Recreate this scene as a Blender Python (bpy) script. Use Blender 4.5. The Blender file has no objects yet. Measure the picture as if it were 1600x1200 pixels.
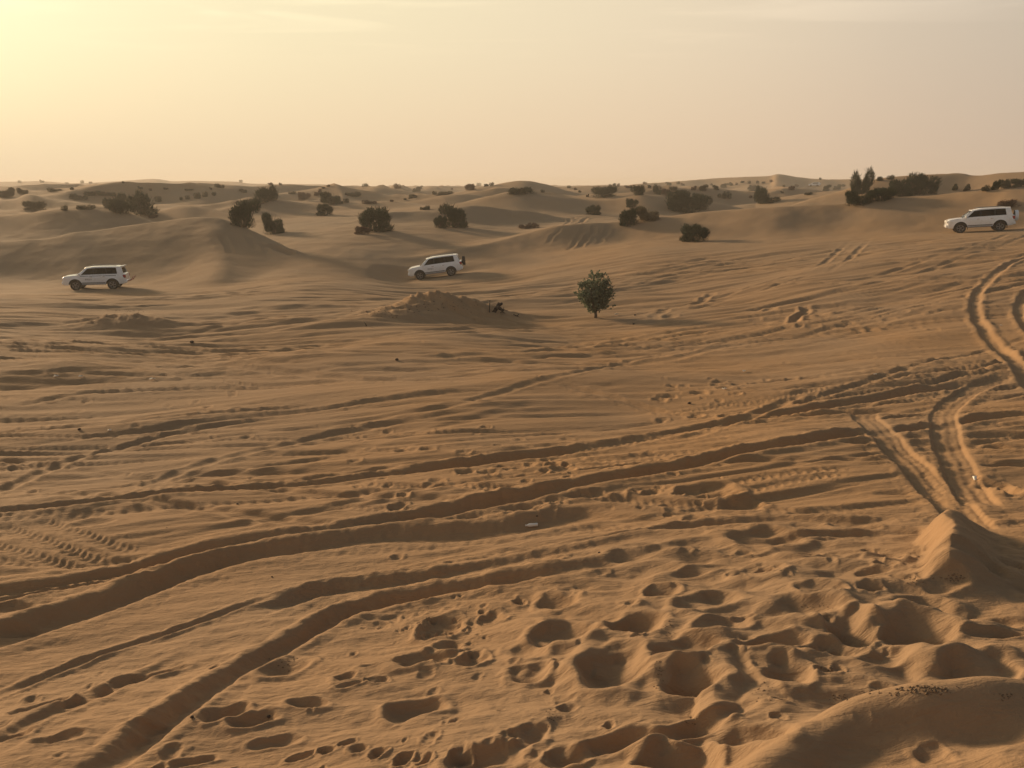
import bpy, bmesh, math, random
import numpy as np
from mathutils import Vector, Matrix
random.seed(7); np.random.seed(7)
sc = bpy.context.scene
C = bpy.context.collection

# ------------------------------------------------------------------ camera
F_PX, PITCH, CAM_Z = 1290.0, math.radians(13.43), 8.0     # focal length in pixels of the 1600 px wide photograph
cd = bpy.data.cameras.new('camera'); cam = bpy.data.objects.new('camera', cd); C.objects.link(cam)
cd.sensor_width = 36.0; cd.lens = 36.0 * F_PX / 1600.0
cd.clip_start = 0.1; cd.clip_end = 20000
cam.location = (0, 0, CAM_Z); cam.rotation_euler = (math.pi/2 - PITCH, 0, 0)
sc.camera = cam

# ------------------------------------------------------------------ sun, sky, exposure
SUN_AZ, SUN_EL = math.radians(-46), math.radians(12.5)     # azimuth from +Y towards +X
SUN_DIR = Vector((math.sin(SUN_AZ)*math.cos(SUN_EL), math.cos(SUN_AZ)*math.cos(SUN_EL), math.sin(SUN_EL)))
sl = bpy.data.lights.new('sun', 'SUN'); so = bpy.data.objects.new('sun', sl); C.objects.link(so)
so.rotation_euler = SUN_DIR.to_track_quat('Z', 'Y').to_euler()
sl.energy = 4.6; sl.angle = math.radians(8); sl.color = (1.0, 0.70, 0.41)
sc.view_settings.view_transform = 'Standard'; sc.view_settings.look = 'None'
sc.view_settings.gamma = 1.0; sc.view_settings.exposure = 0.12; sc.view_settings.use_curve_mapping = False
sc.cycles.volume_bounces = 1; sc.cycles.max_bounces = 6; sc.cycles.transparent_max_bounces = 24
sc.cycles.diffuse_bounces = 2; sc.cycles.use_denoising = True

w = bpy.data.worlds.new('World'); sc.world = w; w.use_nodes = True
N, L = w.node_tree.nodes, w.node_tree.links
N.clear()
def wn(t, **k):
    n = N.new(t)
    for a, b in k.items(): setattr(n, a, b)
    return n
tc = wn('ShaderNodeTexCoord')
sky = wn('ShaderNodeTexSky', sky_type='NISHITA', sun_disc=False)
sky.sun_elevation = SUN_EL; sky.sun_rotation = SUN_AZ % (2*math.pi)
sky.air_density = 1.2; sky.dust_density = 7.0; sky.ozone_density = 1.0; sky.altitude = 0
bg1 = wn('ShaderNodeBackground'); bg1.inputs['Strength'].default_value = 0.007
L.new(sky.outputs[0], bg1.inputs['Color'])
# dust veil lit by the low sun: colour from the angle to the sun and the height above the horizon
dot = wn('ShaderNodeVectorMath', operation='DOT_PRODUCT'); dot.inputs[1].default_value = SUN_DIR
nrm = wn('ShaderNodeVectorMath', operation='NORMALIZE')
L.new(tc.outputs['Generated'], nrm.inputs[0]); L.new(nrm.outputs[0], dot.inputs[0])
acs = wn('ShaderNodeMath', operation='ARCCOSINE'); L.new(dot.outputs['Value'], acs.inputs[0])
mr = wn('ShaderNodeMath', operation='DIVIDE'); mr.inputs[1].default_value = math.pi; L.new(acs.outputs[0], mr.inputs[0])
def ramp(stops):
    r = wn('ShaderNodeValToRGB'); e = r.color_ramp.elements
    r.color_ramp.interpolation = 'B_SPLINE'
    while len(e) > 2: e.remove(e[0])
    for i, (p, c) in enumerate(stops):
        x = e[i] if i < 2 else e.new(p)
        x.position = p; x.color = (*c, 1)
    return r
low = ramp([(0.0, (.90, .71, .45)), (0.10, (.87, .68, .44)), (0.20, (.85, .64, .42)), (0.30, (.79, .585, .395)), (0.40, (.68, .50, .36)), (0.55, (.34, .31, .275)), (1.0, (.25, .27, .30))])
high = ramp([(0.0, (.98, .93, .62)), (0.10, (.94, .865, .565)), (0.18, (.90, .785, .51)), (0.28, (.85, .71, .495)), (0.38, (.72, .595, .45)), (0.55, (.23, .235, .235)), (1.0, (.145, .165, .185))])
L.new(mr.outputs[0], low.inputs[0]); L.new(mr.outputs[0], high.inputs[0])
sep = wn('ShaderNodeSeparateXYZ'); L.new(nrm.outputs[0], sep.inputs[0])
el = wn('ShaderNodeMapRange', interpolation_type='SMOOTHSTEP'); el.inputs['From Min'].default_value = -0.02; el.inputs['From Max'].default_value = 0.22
L.new(sep.outputs['Z'], el.inputs['Value'])
mx = wn('ShaderNodeMix', data_type='RGBA'); L.new(el.outputs[0], mx.inputs['Factor'])
L.new(low.outputs[0], mx.inputs['A']); L.new(high.outputs[0], mx.inputs['B'])
zen = wn('ShaderNodeMapRange', interpolation_type='SMOOTHSTEP'); zen.inputs['From Min'].default_value = 0.20; zen.inputs['From Max'].default_value = 0.75
L.new(sep.outputs['Z'], zen.inputs['Value'])
mz = wn('ShaderNodeMix', data_type='RGBA'); L.new(zen.outputs[0], mz.inputs['Factor']); L.new(mx.outputs['Result'], mz.inputs['A']); mz.inputs['B'].default_value = (.095, .115, .13, 1)
# thin streaks of high cloud, laid out on a far flat layer
div = wn('ShaderNodeMath', operation='MAXIMUM'); div.inputs[1].default_value = 0.05; L.new(sep.outputs['Z'], div.inputs[0])
dv = wn('ShaderNodeVectorMath', operation='DIVIDE'); L.new(nrm.outputs[0], dv.inputs[0])
cmb = wn('ShaderNodeCombineXYZ')
for k in range(3): L.new(div.outputs[0], cmb.inputs[k])
L.new(cmb.outputs[0], dv.inputs[1])
mp = wn('ShaderNodeMapping'); mp.inputs['Rotation'].default_value = (0, 0, math.radians(38)); mp.inputs['Scale'].default_value = (0.55, 1.5, 1)
mp.inputs['Location'].default_value = (1.3, 0.4, 0)
L.new(dv.outputs[0], mp.inputs[0])
nz = wn('ShaderNodeTexNoise'); nz.inputs['Scale'].default_value = 0.8; nz.inputs['Detail'].default_value = 6; nz.inputs['Distortion'].default_value = 0.9
L.new(mp.outputs[0], nz.inputs['Vector'])
cr = wn('ShaderNodeMapRange', interpolation_type='SMOOTHSTEP'); cr.inputs['From Min'].default_value = 0.48; cr.inputs['From Max'].default_value = 0.68
L.new(nz.outputs[0], cr.inputs['Value'])
hm = wn('ShaderNodeMapRange', interpolation_type='SMOOTHSTEP'); hm.inputs['From Min'].default_value = 0.12; hm.inputs['From Max'].default_value = 0.24
L.new(sep.outputs['Z'], hm.inputs['Value'])
mm = wn('ShaderNodeMath', operation='MULTIPLY'); L.new(cr.outputs[0], mm.inputs[0]); L.new(hm.outputs[0], mm.inputs[1])
m2 = wn('ShaderNodeMath', operation='MULTIPLY'); m2.inputs[1].default_value = 0.22; L.new(mm.outputs[0], m2.inputs[0])
a1 = wn('ShaderNodeMath', operation='ADD'); a1.inputs[1].default_value = 1.0; L.new(m2.outputs[0], a1.inputs[0])
sx = wn('ShaderNodeVectorMath', operation='SCALE'); L.new(mz.outputs['Result'], sx.inputs[0]); L.new(a1.outputs[0], sx.inputs['Scale'])
bg2 = wn('ShaderNodeBackground'); bg2.inputs['Strength'].default_value = 0.92
L.new(sx.outputs[0], bg2.inputs['Color'])
ad = wn('ShaderNodeAddShader'); L.new(bg1.outputs[0], ad.inputs[0]); L.new(bg2.outputs[0], ad.inputs[1])
wo = wn('ShaderNodeOutputWorld'); L.new(ad.outputs[0], wo.inputs['Surface'])

# ------------------------------------------------------------------ numpy noise
_rs = np.random.RandomState(11)
_ga = _rs.rand(4096).astype(np.float32) * 2*np.pi
_gx, _gy = np.cos(_ga), np.sin(_ga)
def _h(i, j, s):
    v = (i.astype(np.int64)*374761393 + j.astype(np.int64)*668265263 + s*1274126177) & 0xffffffff
    v = ((v ^ (v >> 13)) * 1274126177) & 0xffffffff
    return (v ^ (v >> 16)) & 4095
def perlin(x, y, s=0):
    xi, yi = np.floor(x), np.floor(y)
    fx, fy = x-xi, y-yi
    u = fx*fx*fx*(fx*(fx*6-15)+10); v = fy*fy*fy*(fy*(fy*6-15)+10)
    def g(a, b):
        k = _h(xi+a, yi+b, s); return _gx[k]*(fx-a) + _gy[k]*(fy-b)
    n0 = g(0, 0)*(1-u) + g(1, 0)*u; n1 = g(0, 1)*(1-u) + g(1, 1)*u
    return (n0*(1-v) + n1*v)*1.5
def fbm(x, y, s=0, o=4, gain=.5):
    t = 0; a = 1
    for k in range(o):
        t = t + a*perlin(x, y, s+k*17); x = x*2.03+5.1; y = y*2.03-3.7; a *= gain
    return t
def sstep(x, a, b):
    t = np.clip((x-a)/(b-a), 0, 1); return t*t*(3-2*t)

# ------------------------------------------------------------------ from a point of the photograph to a point of the place
_cp, _sp = math.cos(PITCH), math.sin(PITCH)
def ray(u, v):
    x = (u-800)/F_PX; y = (600-v)/F_PX
    return np.array([x, _cp + y*_sp, -_sp + y*_cp])
def at(u, v, Y):
    d = ray(u, v); return np.array([0, 0, CAM_Z]) + d*(Y/d[1])
# ------------------------------------------------------------------ lie of the land
CTRL = [(800,1200,6.1),(0,1200,7.3),(1600,1200,4.9),(800,1000,9.0),(0,1000,11),(1600,1000,7.6),(0,800,17),(800,800,14.6),(1600,800,12.6),
        (0,600,31),(800,600,28),(1600,600,24),(0,470,54),(150,452,69),(657,437,74),(706,431,74),(450,450,63),(660,482,50),(930,497,47.5),(1100,440,58),
        (1300,440,51),(1580,440,44),(1500,367,66),(1580,360,67),(1300,388,66),(1000,400,72),(800,420,76),(400,440,70),(0,441,76),(585,362,95),(700,357,100),
        (500,400,80),(300,434,76),(800,700,20),(300,700,22),(1300,700,18),(400,520,42),(1250,520,37)]
_pts = [(math.atan2(p[0], p[1]), math.log(math.hypot(p[0], p[1])), p[2]) for p in (at(*c) for c in CTRL)]
for a in (-.62, -.4, -.2, 0, .2, .4, .62):
    _pts += [(a, math.log(150), 3.6), (a, math.log(450), 3.6), (a, math.log(2500), 3.0)]
_pts = np.array(_pts)
_S = np.array([3.0, 1.6])
def _k(d2): return 0.5*d2*np.log(d2+1e-9)
_P = _pts[:, :2]*_S
_n = len(_P)
_K = _k(((_P[:, None]-_P[None])**2).sum(2)) + np.eye(_n)*0.004
_A = np.block([[_K, np.c_[np.ones(_n), _P]], [np.c_[np.ones(_n), _P].T, np.zeros((3, 3))]])
_W = np.linalg.solve(_A, np.r_[_pts[:, 2], 0, 0, 0])
def base(X, Y):
    shp = X.shape; X = X.ravel(); Y = Y.ravel()
    out = np.empty(X.shape)
    for i in range(0, len(X), 200000):
        x, y = X[i:i+200000], Y[i:i+200000]
        a = np.clip(np.arctan2(x, y), -.75, .75); r = np.hypot(x, y)
        q = np.c_[a, np.log(np.clip(r, 4, 2500))]*_S
        d2 = ((q[:, None, :]-_P[None])**2).sum(2)
        z = _k(d2) @ _W[:_n] + np.c_[np.ones(len(q)), q] @ _W[_n:]
        wrap = sstep(np.abs(np.arctan2(x, y)), .85, 1.7)
        zb = 2.5 + 3.6*np.exp(-r/9.0)
        z = z*(1-wrap) + zb*wrap
        k = 1-sstep(r, 1.2, 4.2)
        out[i:i+200000] = z*(1-k) + 6.0*k
    return out.reshape(shp)

def smax(a, b, k):
    h = np.clip(.5+.5*(b-a)/k, 0, 1); return a*(1-h)+b*h + k*h*(1-h)
def cr_up(xs, n=8):
    xs = np.array(xs, float); p = np.r_[2*xs[:1]-xs[1:2], xs, 2*xs[-1:]-xs[-2:-1]]
    o = []
    for i in range(1, len(p)-2):
        for t in np.arange(n)/n:
            a, b, c, d = p[i-1:i+3]
            o.append(.5*((2*b)+(-a+c)*t+(2*a-5*b+4*c-d)*t*t+(-a+3*b-3*c+d)*t**3))
    o.append(xs[-1]); return np.array(o)
# dune ridges: crest through these points, slope of the side towards and away from the camera, rounding of the crest
RIDGES = [
 ([-200,50,110,160,270,330,370,420,470,520],[388,374,364,358,343,340,350,372,398,428],[86,88,89,90,91,90,89,86,82,78],.27,.30,.5,.6),
 ([-250,0,80,150,200,240,290],[352,336,327,326,333,346,368],[112,114,114,114,114,112,110],.27,.3,.7,.7),
 ([235,285,320,350,390,430],[332,321,323,331,342,358],[128,130,130,126,120,112],.27,.3,.9,.8),
 ([-200,-60,10,45,80,130,200],[330,318,313,303,311,317,328],[160,165,165,165,165,165,165],.25,.3,1.2,.8),
 ([330,400,430,480,530],[330,314,311,318,330],[135,140,140,140,140],.3,.25,2,1.),
 ([700,770,815,850,880,910,960],[303,289,282,287,296,303,312],[205,210,210,210,210,210,210],.3,.3,2.5,1.5),
 ([700,800,850,920,960,1010,1080],[322,299,303,311,310,304,312],[135,140,140,140,140,140,140],.30,.15,1.5,1.2),
 ([545,600,640,690,740,800],[350,333,330,329,321,328],[108,111,112,112,114,116],.34,.2,.5,.7),
 ([540,640,700,740,790],[329,314,304,303,314],[165,170,172,175,175],.26,.2,1.2,.8),
 ([500,560,590,630,680],[306,297,292,297,306],[235,240,240,240,240],.22,.2,3,1.5),
 ([560,680,760,820,880,960,1040,1110,1200,1260,1320,1370,1460,1540,1600,1760],
  [424,398,380,364,351,346,338,330,324,321,318,311,305,297,294,286],
  [80,84,88,90,91,92,90,88,85,84,83,82,80,78,76,73],.41,.05,.5,.8),
 ([1230,1330,1370,1440,1500,1525,1600,1800],[322,293,279,273,271,274,268,262],[118,124,126,126,126,124,120,115],.24,.2,2.0,1.5),
 ([1180,1240,1330,1400],[318,305,296,290],[150,150,146,140],.2,.2,2.0,1.5),
 ([960,1000,1050,1110,1150,1200,1217,1250,1290,1340,1400,1500],[292,287,284,279,277,275,272,277,280,280,281,284],[400,410,420,430,430,420,415,420,420,420,420,420],.13,.2,5,2.5),
 ([-400,0,60,110,150,200,240,270,300,330,370,400,500,520,600,700,900,1000,1100],
  [286,284,283,286,285,282,279.5,283,282.5,283,284,287,288,290,291,291,290,289,288],[800]*19,.045,.1,8,3),
 ([-300,-50,30,90,140,210,270,330,420,480],[297,293,295,292,296,291,294,290,294,298],[420]*10,.09,.1,6,2),
 ([-300,-50,60,120,170,230,280,340,390],[306,303,307,304,301,304,307,303,309],[250]*9,.12,.15,4,2),
 ([860,900,950,1000,1060,1110],[297,292,290,293,297,302],[300]*6,.15,.2,4,2),
]
RD = []
for us, vs, Ys, sn, sf, wd, sk in RIDGES:
    P = np.array([at(u, v, y) for u, v, y in zip(us, vs, Ys)])
    a = cr_up(np.arctan2(P[:, 0], P[:, 1])); r = cr_up(np.hypot(P[:, 0], P[:, 1])); z = cr_up(P[:, 2])
    RD.append((a, r, z, sn, sf, wd, sk))
def dunes_noise(X, Y):
    r = np.hypot(X, Y)
    wx = X + 22*perlin(X/90, Y/90, 3); wy = Y + 22*perlin(X/90+9, Y/90, 4)
    n1 = 1-np.abs(perlin(wx/105, wy/62, 5))*1.6
    n2 = 1-np.abs(perlin(wx/44, wy/27, 6))*1.6
    h = 4.4*np.clip(n1, 0, 1)**2.0 + 2.3*np.clip(n2, 0, 1)**1.8 + .45*fbm(X/15, Y/11, 7, 2) - 1.6
    return h*sstep(r, 105, 200)*(1+.35*sstep(r, 300, 1200))
def macro(X, Y):
    X = np.asarray(X, float); Y = np.asarray(Y, float)
    z = base(X, Y)
    r = np.hypot(X, Y); a = np.arctan2(X, Y)
    z = z + dunes_noise(X, Y)
    far = r > 55
    if far.any():
        A, R_, Z = a[far], r[far], z[far]
        x_, y_ = X[far], Y[far]
        for (ra, rr, rz, sn, sf, wd, sk) in RD:
            rc = np.interp(A, ra, rr); zc = np.interp(A, ra, rz)
            rc = rc + .012*rc*perlin(A*rc/14., 0*A+1.3, 21)
            out = np.maximum(0, np.maximum(ra[0]-A, A-ra[-1]))*R_
            zc = zc - .22*(np.sqrt(out**2+9)-3)
            d = rc - R_
            s = np.where(d > 0, sn*(1+(.10 if sn > .4 else .25)*perlin(x_/17, y_/17, 33)), sf)
            h = zc - s*(np.sqrt(d*d+wd*wd)-wd)
            Z = smax(Z, h, sk)
        z = z.copy(); z[far] = Z
    return z
def ground(u, v, dh=0.0):
    """where the sight line through this point of the photograph meets the land"""
    d = ray(u, v)
    t = np.exp(np.linspace(math.log(3), math.log(1500), 700))
    X, Y, Z = d[0]*t, d[1]*t, CAM_Z + d[2]*t
    hgt = macro(X, Y) + dh
    k = np.where(Z <= hgt)[0]
    i = k[0] if len(k) else len(t)-1
    t0, t1 = t[max(i-1, 0)], t[i]
    tt = np.linspace(t0, t1, 30); m = macro(d[0]*tt, d[1]*tt) + dh
    j = np.where(CAM_Z+d[2]*tt <= m)[0]; tq = tt[j[0]] if len(j) else t1
    return np.array([d[0]*tq, d[1]*tq, float(macro(np.array([d[0]*tq]), np.array([d[1]*tq]))[0])])

# ------------------------------------------------------------------ the sand sheet: a fan of rings round the viewpoint, fine where the photograph looks
fine = np.arctan(np.linspace(math.tan(math.radians(-35)), math.tan(math.radians(35)), 1000))
side = np.radians(np.r_[np.linspace(35.6, 60, 26), np.linspace(64, 180, 26)])
AZ = np.r_[-side[::-1], fine, side]
rs = list(np.geomspace(.4, 4.3, 26))
while rs[-1] < 66:
    r = rs[-1]; hh = np.interp(r, [4, 8, 14, 25, 60], [3.4, 4.9, 5.9, 6.8, 7.8]); rs.append(r + min(1.75*r*r/(F_PX*hh), .20))
while rs[-1] < 125: rs.append(rs[-1] + .32)
while rs[-1] < 2600: rs.append(rs[-1]*1.013)
RR = np.array(rs)
NA, NR = len(AZ), len(RR)
XX = RR[:, None]*np.sin(AZ)[None]; YY = RR[:, None]*np.cos(AZ)[None]
ZM = macro(XX, YY)
ZZ = ZM.copy()
def win(x, y, rad):
    """index window of the sheet round a point"""
    r = math.hypot(x, y); a = math.atan2(x, y); da = rad/max(r, .5)*1.05
    i0, i1 = np.searchsorted(RR, r-rad), np.searchsorted(RR, r+rad)
    j0, j1 = np.searchsorted(AZ, a-da), np.searchsorted(AZ, a+da)
    return slice(max(i0-1, 0), min(i1+1, NR)), slice(max(j0-1, 0), min(j1+1, NA))
def track_field(pts, reach, closed=False):
    """signed distance and arc length to a poly-line, near it"""
    D = np.full(XX.shape, 1e9, np.float32); S = np.zeros(XX.shape, np.float32); T = np.zeros(XX.shape, np.float32)
    acc = 0
    for (x0, y0), (x1, y1) in zip(pts[:-1], pts[1:]):
        L_ = math.hypot(x1-x0, y1-y0)
        if L_ < 1e-6: continue
        i, j = win((x0+x1)/2, (y0+y1)/2, L_/2+reach)
        X, Y = XX[i, j], YY[i, j]
        ux, uy = (x1-x0)/L_, (y1-y0)/L_
        px, py = X-x0, Y-y0
        t = np.clip(px*ux+py*uy, 0, L_); s = px*uy-py*ux          # s>0: right of the way
        d = np.hypot(px-ux*t, py-uy*t)
        m = d < D[i, j]
        D[i, j] = np.where(m, d, D[i, j]); S[i, j] = np.where(m, np.where(s >= 0, d, -d), S[i, j]); T[i, j] = np.where(m, acc+t, T[i, j])
        acc += L_
    return D, S, T, acc
def world_line(px, n=7, dh=0.0):
    q = [ground(u, v, dh) for u, v in px]
    X = cr_up([a[0] for a in q], n); Y = cr_up([a[1] for a in q], n)
    return list(zip(X, Y))
def rut(px, hw, depth, bl=.3, br=.3, tread=0, twl=.22, grooves=0, fade=1.0, seed=0, wob=.12, flat=.55, world=None, edge=.020, clean=.75, keep=False):
    if not keep: depth = depth*.66; flat = flat*.6
    """wheel rut: half width, depth, banks left and right as a share of depth"""
    global ZZ
    pts = world or world_line(px)
    reach = hw*4+.4
    D, S, T, Ltot = track_field(pts, reach)
    m = D < reach
    if not m.any(): return
    s = S[m]; T_ = T[m]; x, y = XX[m], YY[m]
    s = s + .02*perlin(x/.9, y/.9, seed+3) + .016*perlin(x/.13, y/.11, seed+4)*res(.25)[m]
    s = s + wob*hw*2*perlin(T_/1.7, T_*0+seed, seed+40) + edge*perlin(x/.35, y/.35, seed+2)*1.0 
    amp = 1+.45*perlin(T_/2.3, T_*0+.5, seed+50)
    ef = sstep(T_, 0, fade)*sstep(Ltot-T_, 0, fade)
    q = np.abs(s)/hw
    cut = 1-sstep(q, flat, 1.12)
    z = -depth*cut
    z += .010*fbm(x/.22, y/.12, 14, 2)*(q < 2.2)
    z += depth*bl*np.exp(-((s+1.35*hw)/(.48*hw))**2)*(1+.5*perlin(x/.5, y/.5, 8)) + depth*br*np.exp(-((s-1.35*hw)/(.48*hw))**2)*(1+.5*perlin(x/.5, y/.5, 9))
    kc = clean*ef*(1-sstep(q, 1.0, 1.9)); ZZ[m] = ZZ[m]*(1-kc) + (ZM[m]+LOW[m])*kc
    if tread: z += tread*np.maximum(-.3, np.sin((T_+np.abs(s)*.6)*2*np.pi/twl))*(1-sstep(q, .7, 1.0))*(.6+.8*np.clip(perlin(x/1.3, y/1.3, 12)+.3, 0, 1))
    if grooves: z += .0055*np.cos(s/hw*np.pi*grooves)*(1-sstep(q, .8, 1.0))
    ZZ[m] += z*amp*ef
def tent(px, h, wl, wr, seed=0, fade=.8, world=None, pw=1.0, dome=0):
    """sand ridge: height, width of its left and of its right flank"""
    pts = world or world_line(px, 7, h*.93)
    reach = max(wl, wr)*1.05
    D, S, T, Ltot = track_field(pts, reach)
    m = D < reach
    s = S[m]; T_ = T[m]
    s = s + .10*perlin(T_/.9, T_*0, seed+60) + .03*perlin(XX[m]/.2, YY[m]/.2, 3)
    wdt = np.where(s < 0, wl, wr)
    q = np.clip(1-np.abs(s)/wdt, 0, 1)
    prof = q**pw; prof = prof*(1-.35*(1-q)*q)
    prof = prof*(1-dome) + dome*(.5-.5*np.cos(np.pi*q))
    e0 = sstep(T_, 0, fade)*sstep(Ltot-T_, 0, fade)
    kc = sstep(q, 0, .35)*e0*.93; ZZ[m] = ZZ[m]*(1-kc) + (ZM[m]+LOW[m])*kc
    ZZ[m] += h*prof*e0
def pit(x, y, rx, ry, depth, rot=0, rim=.22, lip=(0, 0)):
    i, j = win(x, y, max(rx, ry)*1.9)
    if i.start >= i.stop or j.start >= j.stop: return
    X, Y = XX[i, j]-x, YY[i, j]-y
    c, s_ = math.cos(rot), math.sin(rot)
    a, b = (X*c+Y*s_)/rx, (-X*s_+Y*c)/ry
    a = a+.35*perlin(X/(rx*1.4)+x*3.1, Y/(rx*1.4), 72); b = b+.35*perlin(X/(rx*1.4), Y/(rx*1.4)+y*2.7, 73)
    q = np.sqrt(a*a+b*b)*(1+.18*perlin(X/(rx*.7)+x*7.1, Y/(rx*.7)+y*5.3, 71))
    bowl = np.clip(1-q*q, 0, 1)**1.15
    ZZ[i, j] += -depth*bowl + depth*rim*np.exp(-((q-1.18)/.24)**2)*(1+.7*(a*lip[0]+b*lip[1]))
def hump(x, y, rx, ry, h, rot=0, rough=0, pw=1.0):
    i, j = win(x, y, max(rx, ry)*2.4)
    X, Y = XX[i, j]-x, YY[i, j]-y
    c, s_ = math.cos(rot), math.sin(rot)
    a, b = (X*c+Y*s_)/rx, (-X*s_+Y*c)/ry
    g = np.exp(-(a*a+b*b)**pw)
    if rough: g = g*(1+rough*fbm(X/(rx*.35)+3, Y/(ry*.35), 77, 4, .6))
    ZZ[i, j] += h*g

R2 = np.hypot(XX, YY)
near = 1-sstep(R2, 60, 85)
DR = np.gradient(RR)[:, None]*np.ones_like(XX)
def res(l): return 1-sstep(DR, l/4.5, l/2.2)      # leave out waves the sheet is too coarse for

# broad unevenness of the driven ground, long in the direction the cars go
dl = math.radians(8)
XL = XX*math.cos(dl)+YY*math.sin(dl); YL = -XX*math.sin(dl)+YY*math.cos(dl)
LOW = near*(.22*fbm(XL/11, YL/5.0, 101, 2) + .030*fbm(XL/4.4+YY*.02, YL/1.5, 102, 2))
ZZ += LOW + near*.014*fbm(XL/5.4+YY*.02, YL/.9, 103, 2)
plain = near*sstep(R2, 9, 16)
wx_ = YL + .5*perlin(XL/9, YL/6, 110)
st = perlin(XL/8.5, wx_/.40, 111)
ZZ += plain*(.036*st*np.abs(st)*1.3*res(.8) + .030*perlin(XL/9, wx_/.75, 117) + .020*perlin(XL/4.6, wx_/.20, 112)*res(.4) + .009*perlin(XL/.8, wx_/.16, 113)*res(.3))
band = sstep(R2, 38, 46)*(1-sstep(R2, 68, 80))
d3 = math.radians(4); XB = XX*math.cos(d3)+YY*math.sin(d3); YB = -XX*math.sin(d3)+YY*math.cos(d3) + 1.2*perlin(XX/22, YY/14, 114)
ZZ += band*(.085*perlin(XB/17, YB/1.3, 115) + .055*perlin(XB/11, YB/.7, 116))*(.5+.5*sstep(XX, -25, 5))
ZZ += near*.006*fbm(XX/.28, YY/.22, 120, 2)*sstep(perlin(XX/3, YY/3, 121), -.1, .4)*res(.3)
# wheel tracks criss-crossing the plain: two ruts each, gently bent
rg = np.random.RandomState(5)
pm = (R2 < 82) & (R2 > 8) & (np.abs(np.arctan2(XX, YY)) < .8)
xp, yp = XX[pm].astype(np.float32), YY[pm].astype(np.float32)
zp = np.zeros_like(xp)
wob = .35*perlin(xp/7, yp/7, 130)
for k in range(170):
    if k < 124: ang = math.radians(rg.normal(7, 7)); c0 = rg.uniform(12, 76)
    elif k < 152: ang = math.radians(rg.choice([-1, 1])*rg.uniform(14, 40)); c0 = rg.uniform(14, 48)
    else: ang = math.radians(rg.normal(3, 5)); c0 = rg.uniform(20, 50)
    cv = rg.normal(0, .0035); x0 = rg.uniform(-30, 30)
    c, s_ = math.cos(ang), math.sin(ang)
    X, Y = (xp-x0)*c + (yp-c0)*s_, -(xp-x0)*s_ + (yp-c0)*c
    off = Y - cv*X*X + wob*rg.uniform(.2, 1)
    lo, hi = sorted(rg.uniform(-55, 55, 2))
    if hi-lo < 14: hi = lo+25
    along = sstep(X, lo, lo+4)*(1-sstep(X, hi-4, hi))
    dpt = rg.uniform(.02, .06); hw = rg.uniform(.13, .22)*(1+.9*min(1, max(0, (c0-26)/25)))
    tr = rg.rand() < .30; wl = rg.uniform(.16, .3)
    for o in (-.82, .82):
        d = off-o; q = np.abs(d)/hw
        mk = (q < 3) & (along > 0)
        if not mk.any(): continue
        dm, qm = d[mk], q[mk]
        z = -dpt*(1-sstep(qm, .5, 1.1)) + dpt*.45*np.exp(-((qm-1.5)/.45)**2)
        if tr and c0 < 26: z = z + .009*np.sin((X[mk]+np.abs(dm)*.5)*2*np.pi/wl)*(qm < .9)
        zp[mk] += (z*along[mk]).astype(np.float32)
ZZ[pm] += zp*(1-sstep(np.hypot(xp, yp), 66, 80))*(.35+.65*sstep(perlin(xp/9, yp/6, 131), -.35, .25))*sstep(np.hypot(xp, yp), 11, 17)

# soft waves of blown sand between the footprints
fg = (1-sstep(R2, 10, 16))*sstep(R2, 3.5, 5)
rw = sstep(np.arctan2(XX, YY), -.35, .35)
wv = perlin(XX/.9+.4*perlin(XX/.7, YY/.7, 140), (YY+.35*XX)/.38, 141)
ZZ += fg*(.035+.05*rw)*wv + fg*.012*fbm(XX/.16+YY*2, YY/.10, 144, 2)*.6 + fg*.014*perlin(XX/.4, YY/.16, 142) + fg*rw*.08*fbm(XX/1.1, YY/.9, 143, 2)
def scatter_pits(poly_u, poly_v, n, rmin, rmax, dk, seed):
    g_ = np.random.RandomState(seed)
    for _ in range(n):
        u = g_.uniform(*poly_u); v = g_.uniform(*poly_v)
        if seed == 3 and v < 1330-.5*u*1.0: continue
        g = ground(u, v); r = g_.uniform(rmin, rmax)
        pit(g[0], g[1], r, r*g_.uniform(.6, 1.3), r*dk*g_.uniform(.5, 1.1), g_.uniform(0, 3), .3)
scatter_pits((760,1600), (850,1200), 55, .05, .15, .45, 3)
scatter_pits((480,900), (1000,1200), 26, .04, .10, .4, 4)
scatter_pits((0,420), (1030,1200), 20, .05, .12, .35, 5)
scatter_pits((540,900), (660,800), 70, .10, .2, .4, 6)
scatter_pits((0,400), (600,690), 30, .10, .22, .3, 7)
scatter_pits((560,760), (925,1000), 60, .03, .07, .6, 8)
scatter_pits((840,1150), (700,800), 60, .06, .16, .45, 9)
scatter_pits((1030,1300), (590,650), 40, .10, .28, .35, 10)
scatter_pits((1040,1480), (478,515), 30, .2, .5, .2, 11)
scatter_pits((0,1600), (500,900), 60, .08, .16, .35, 12)
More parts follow.
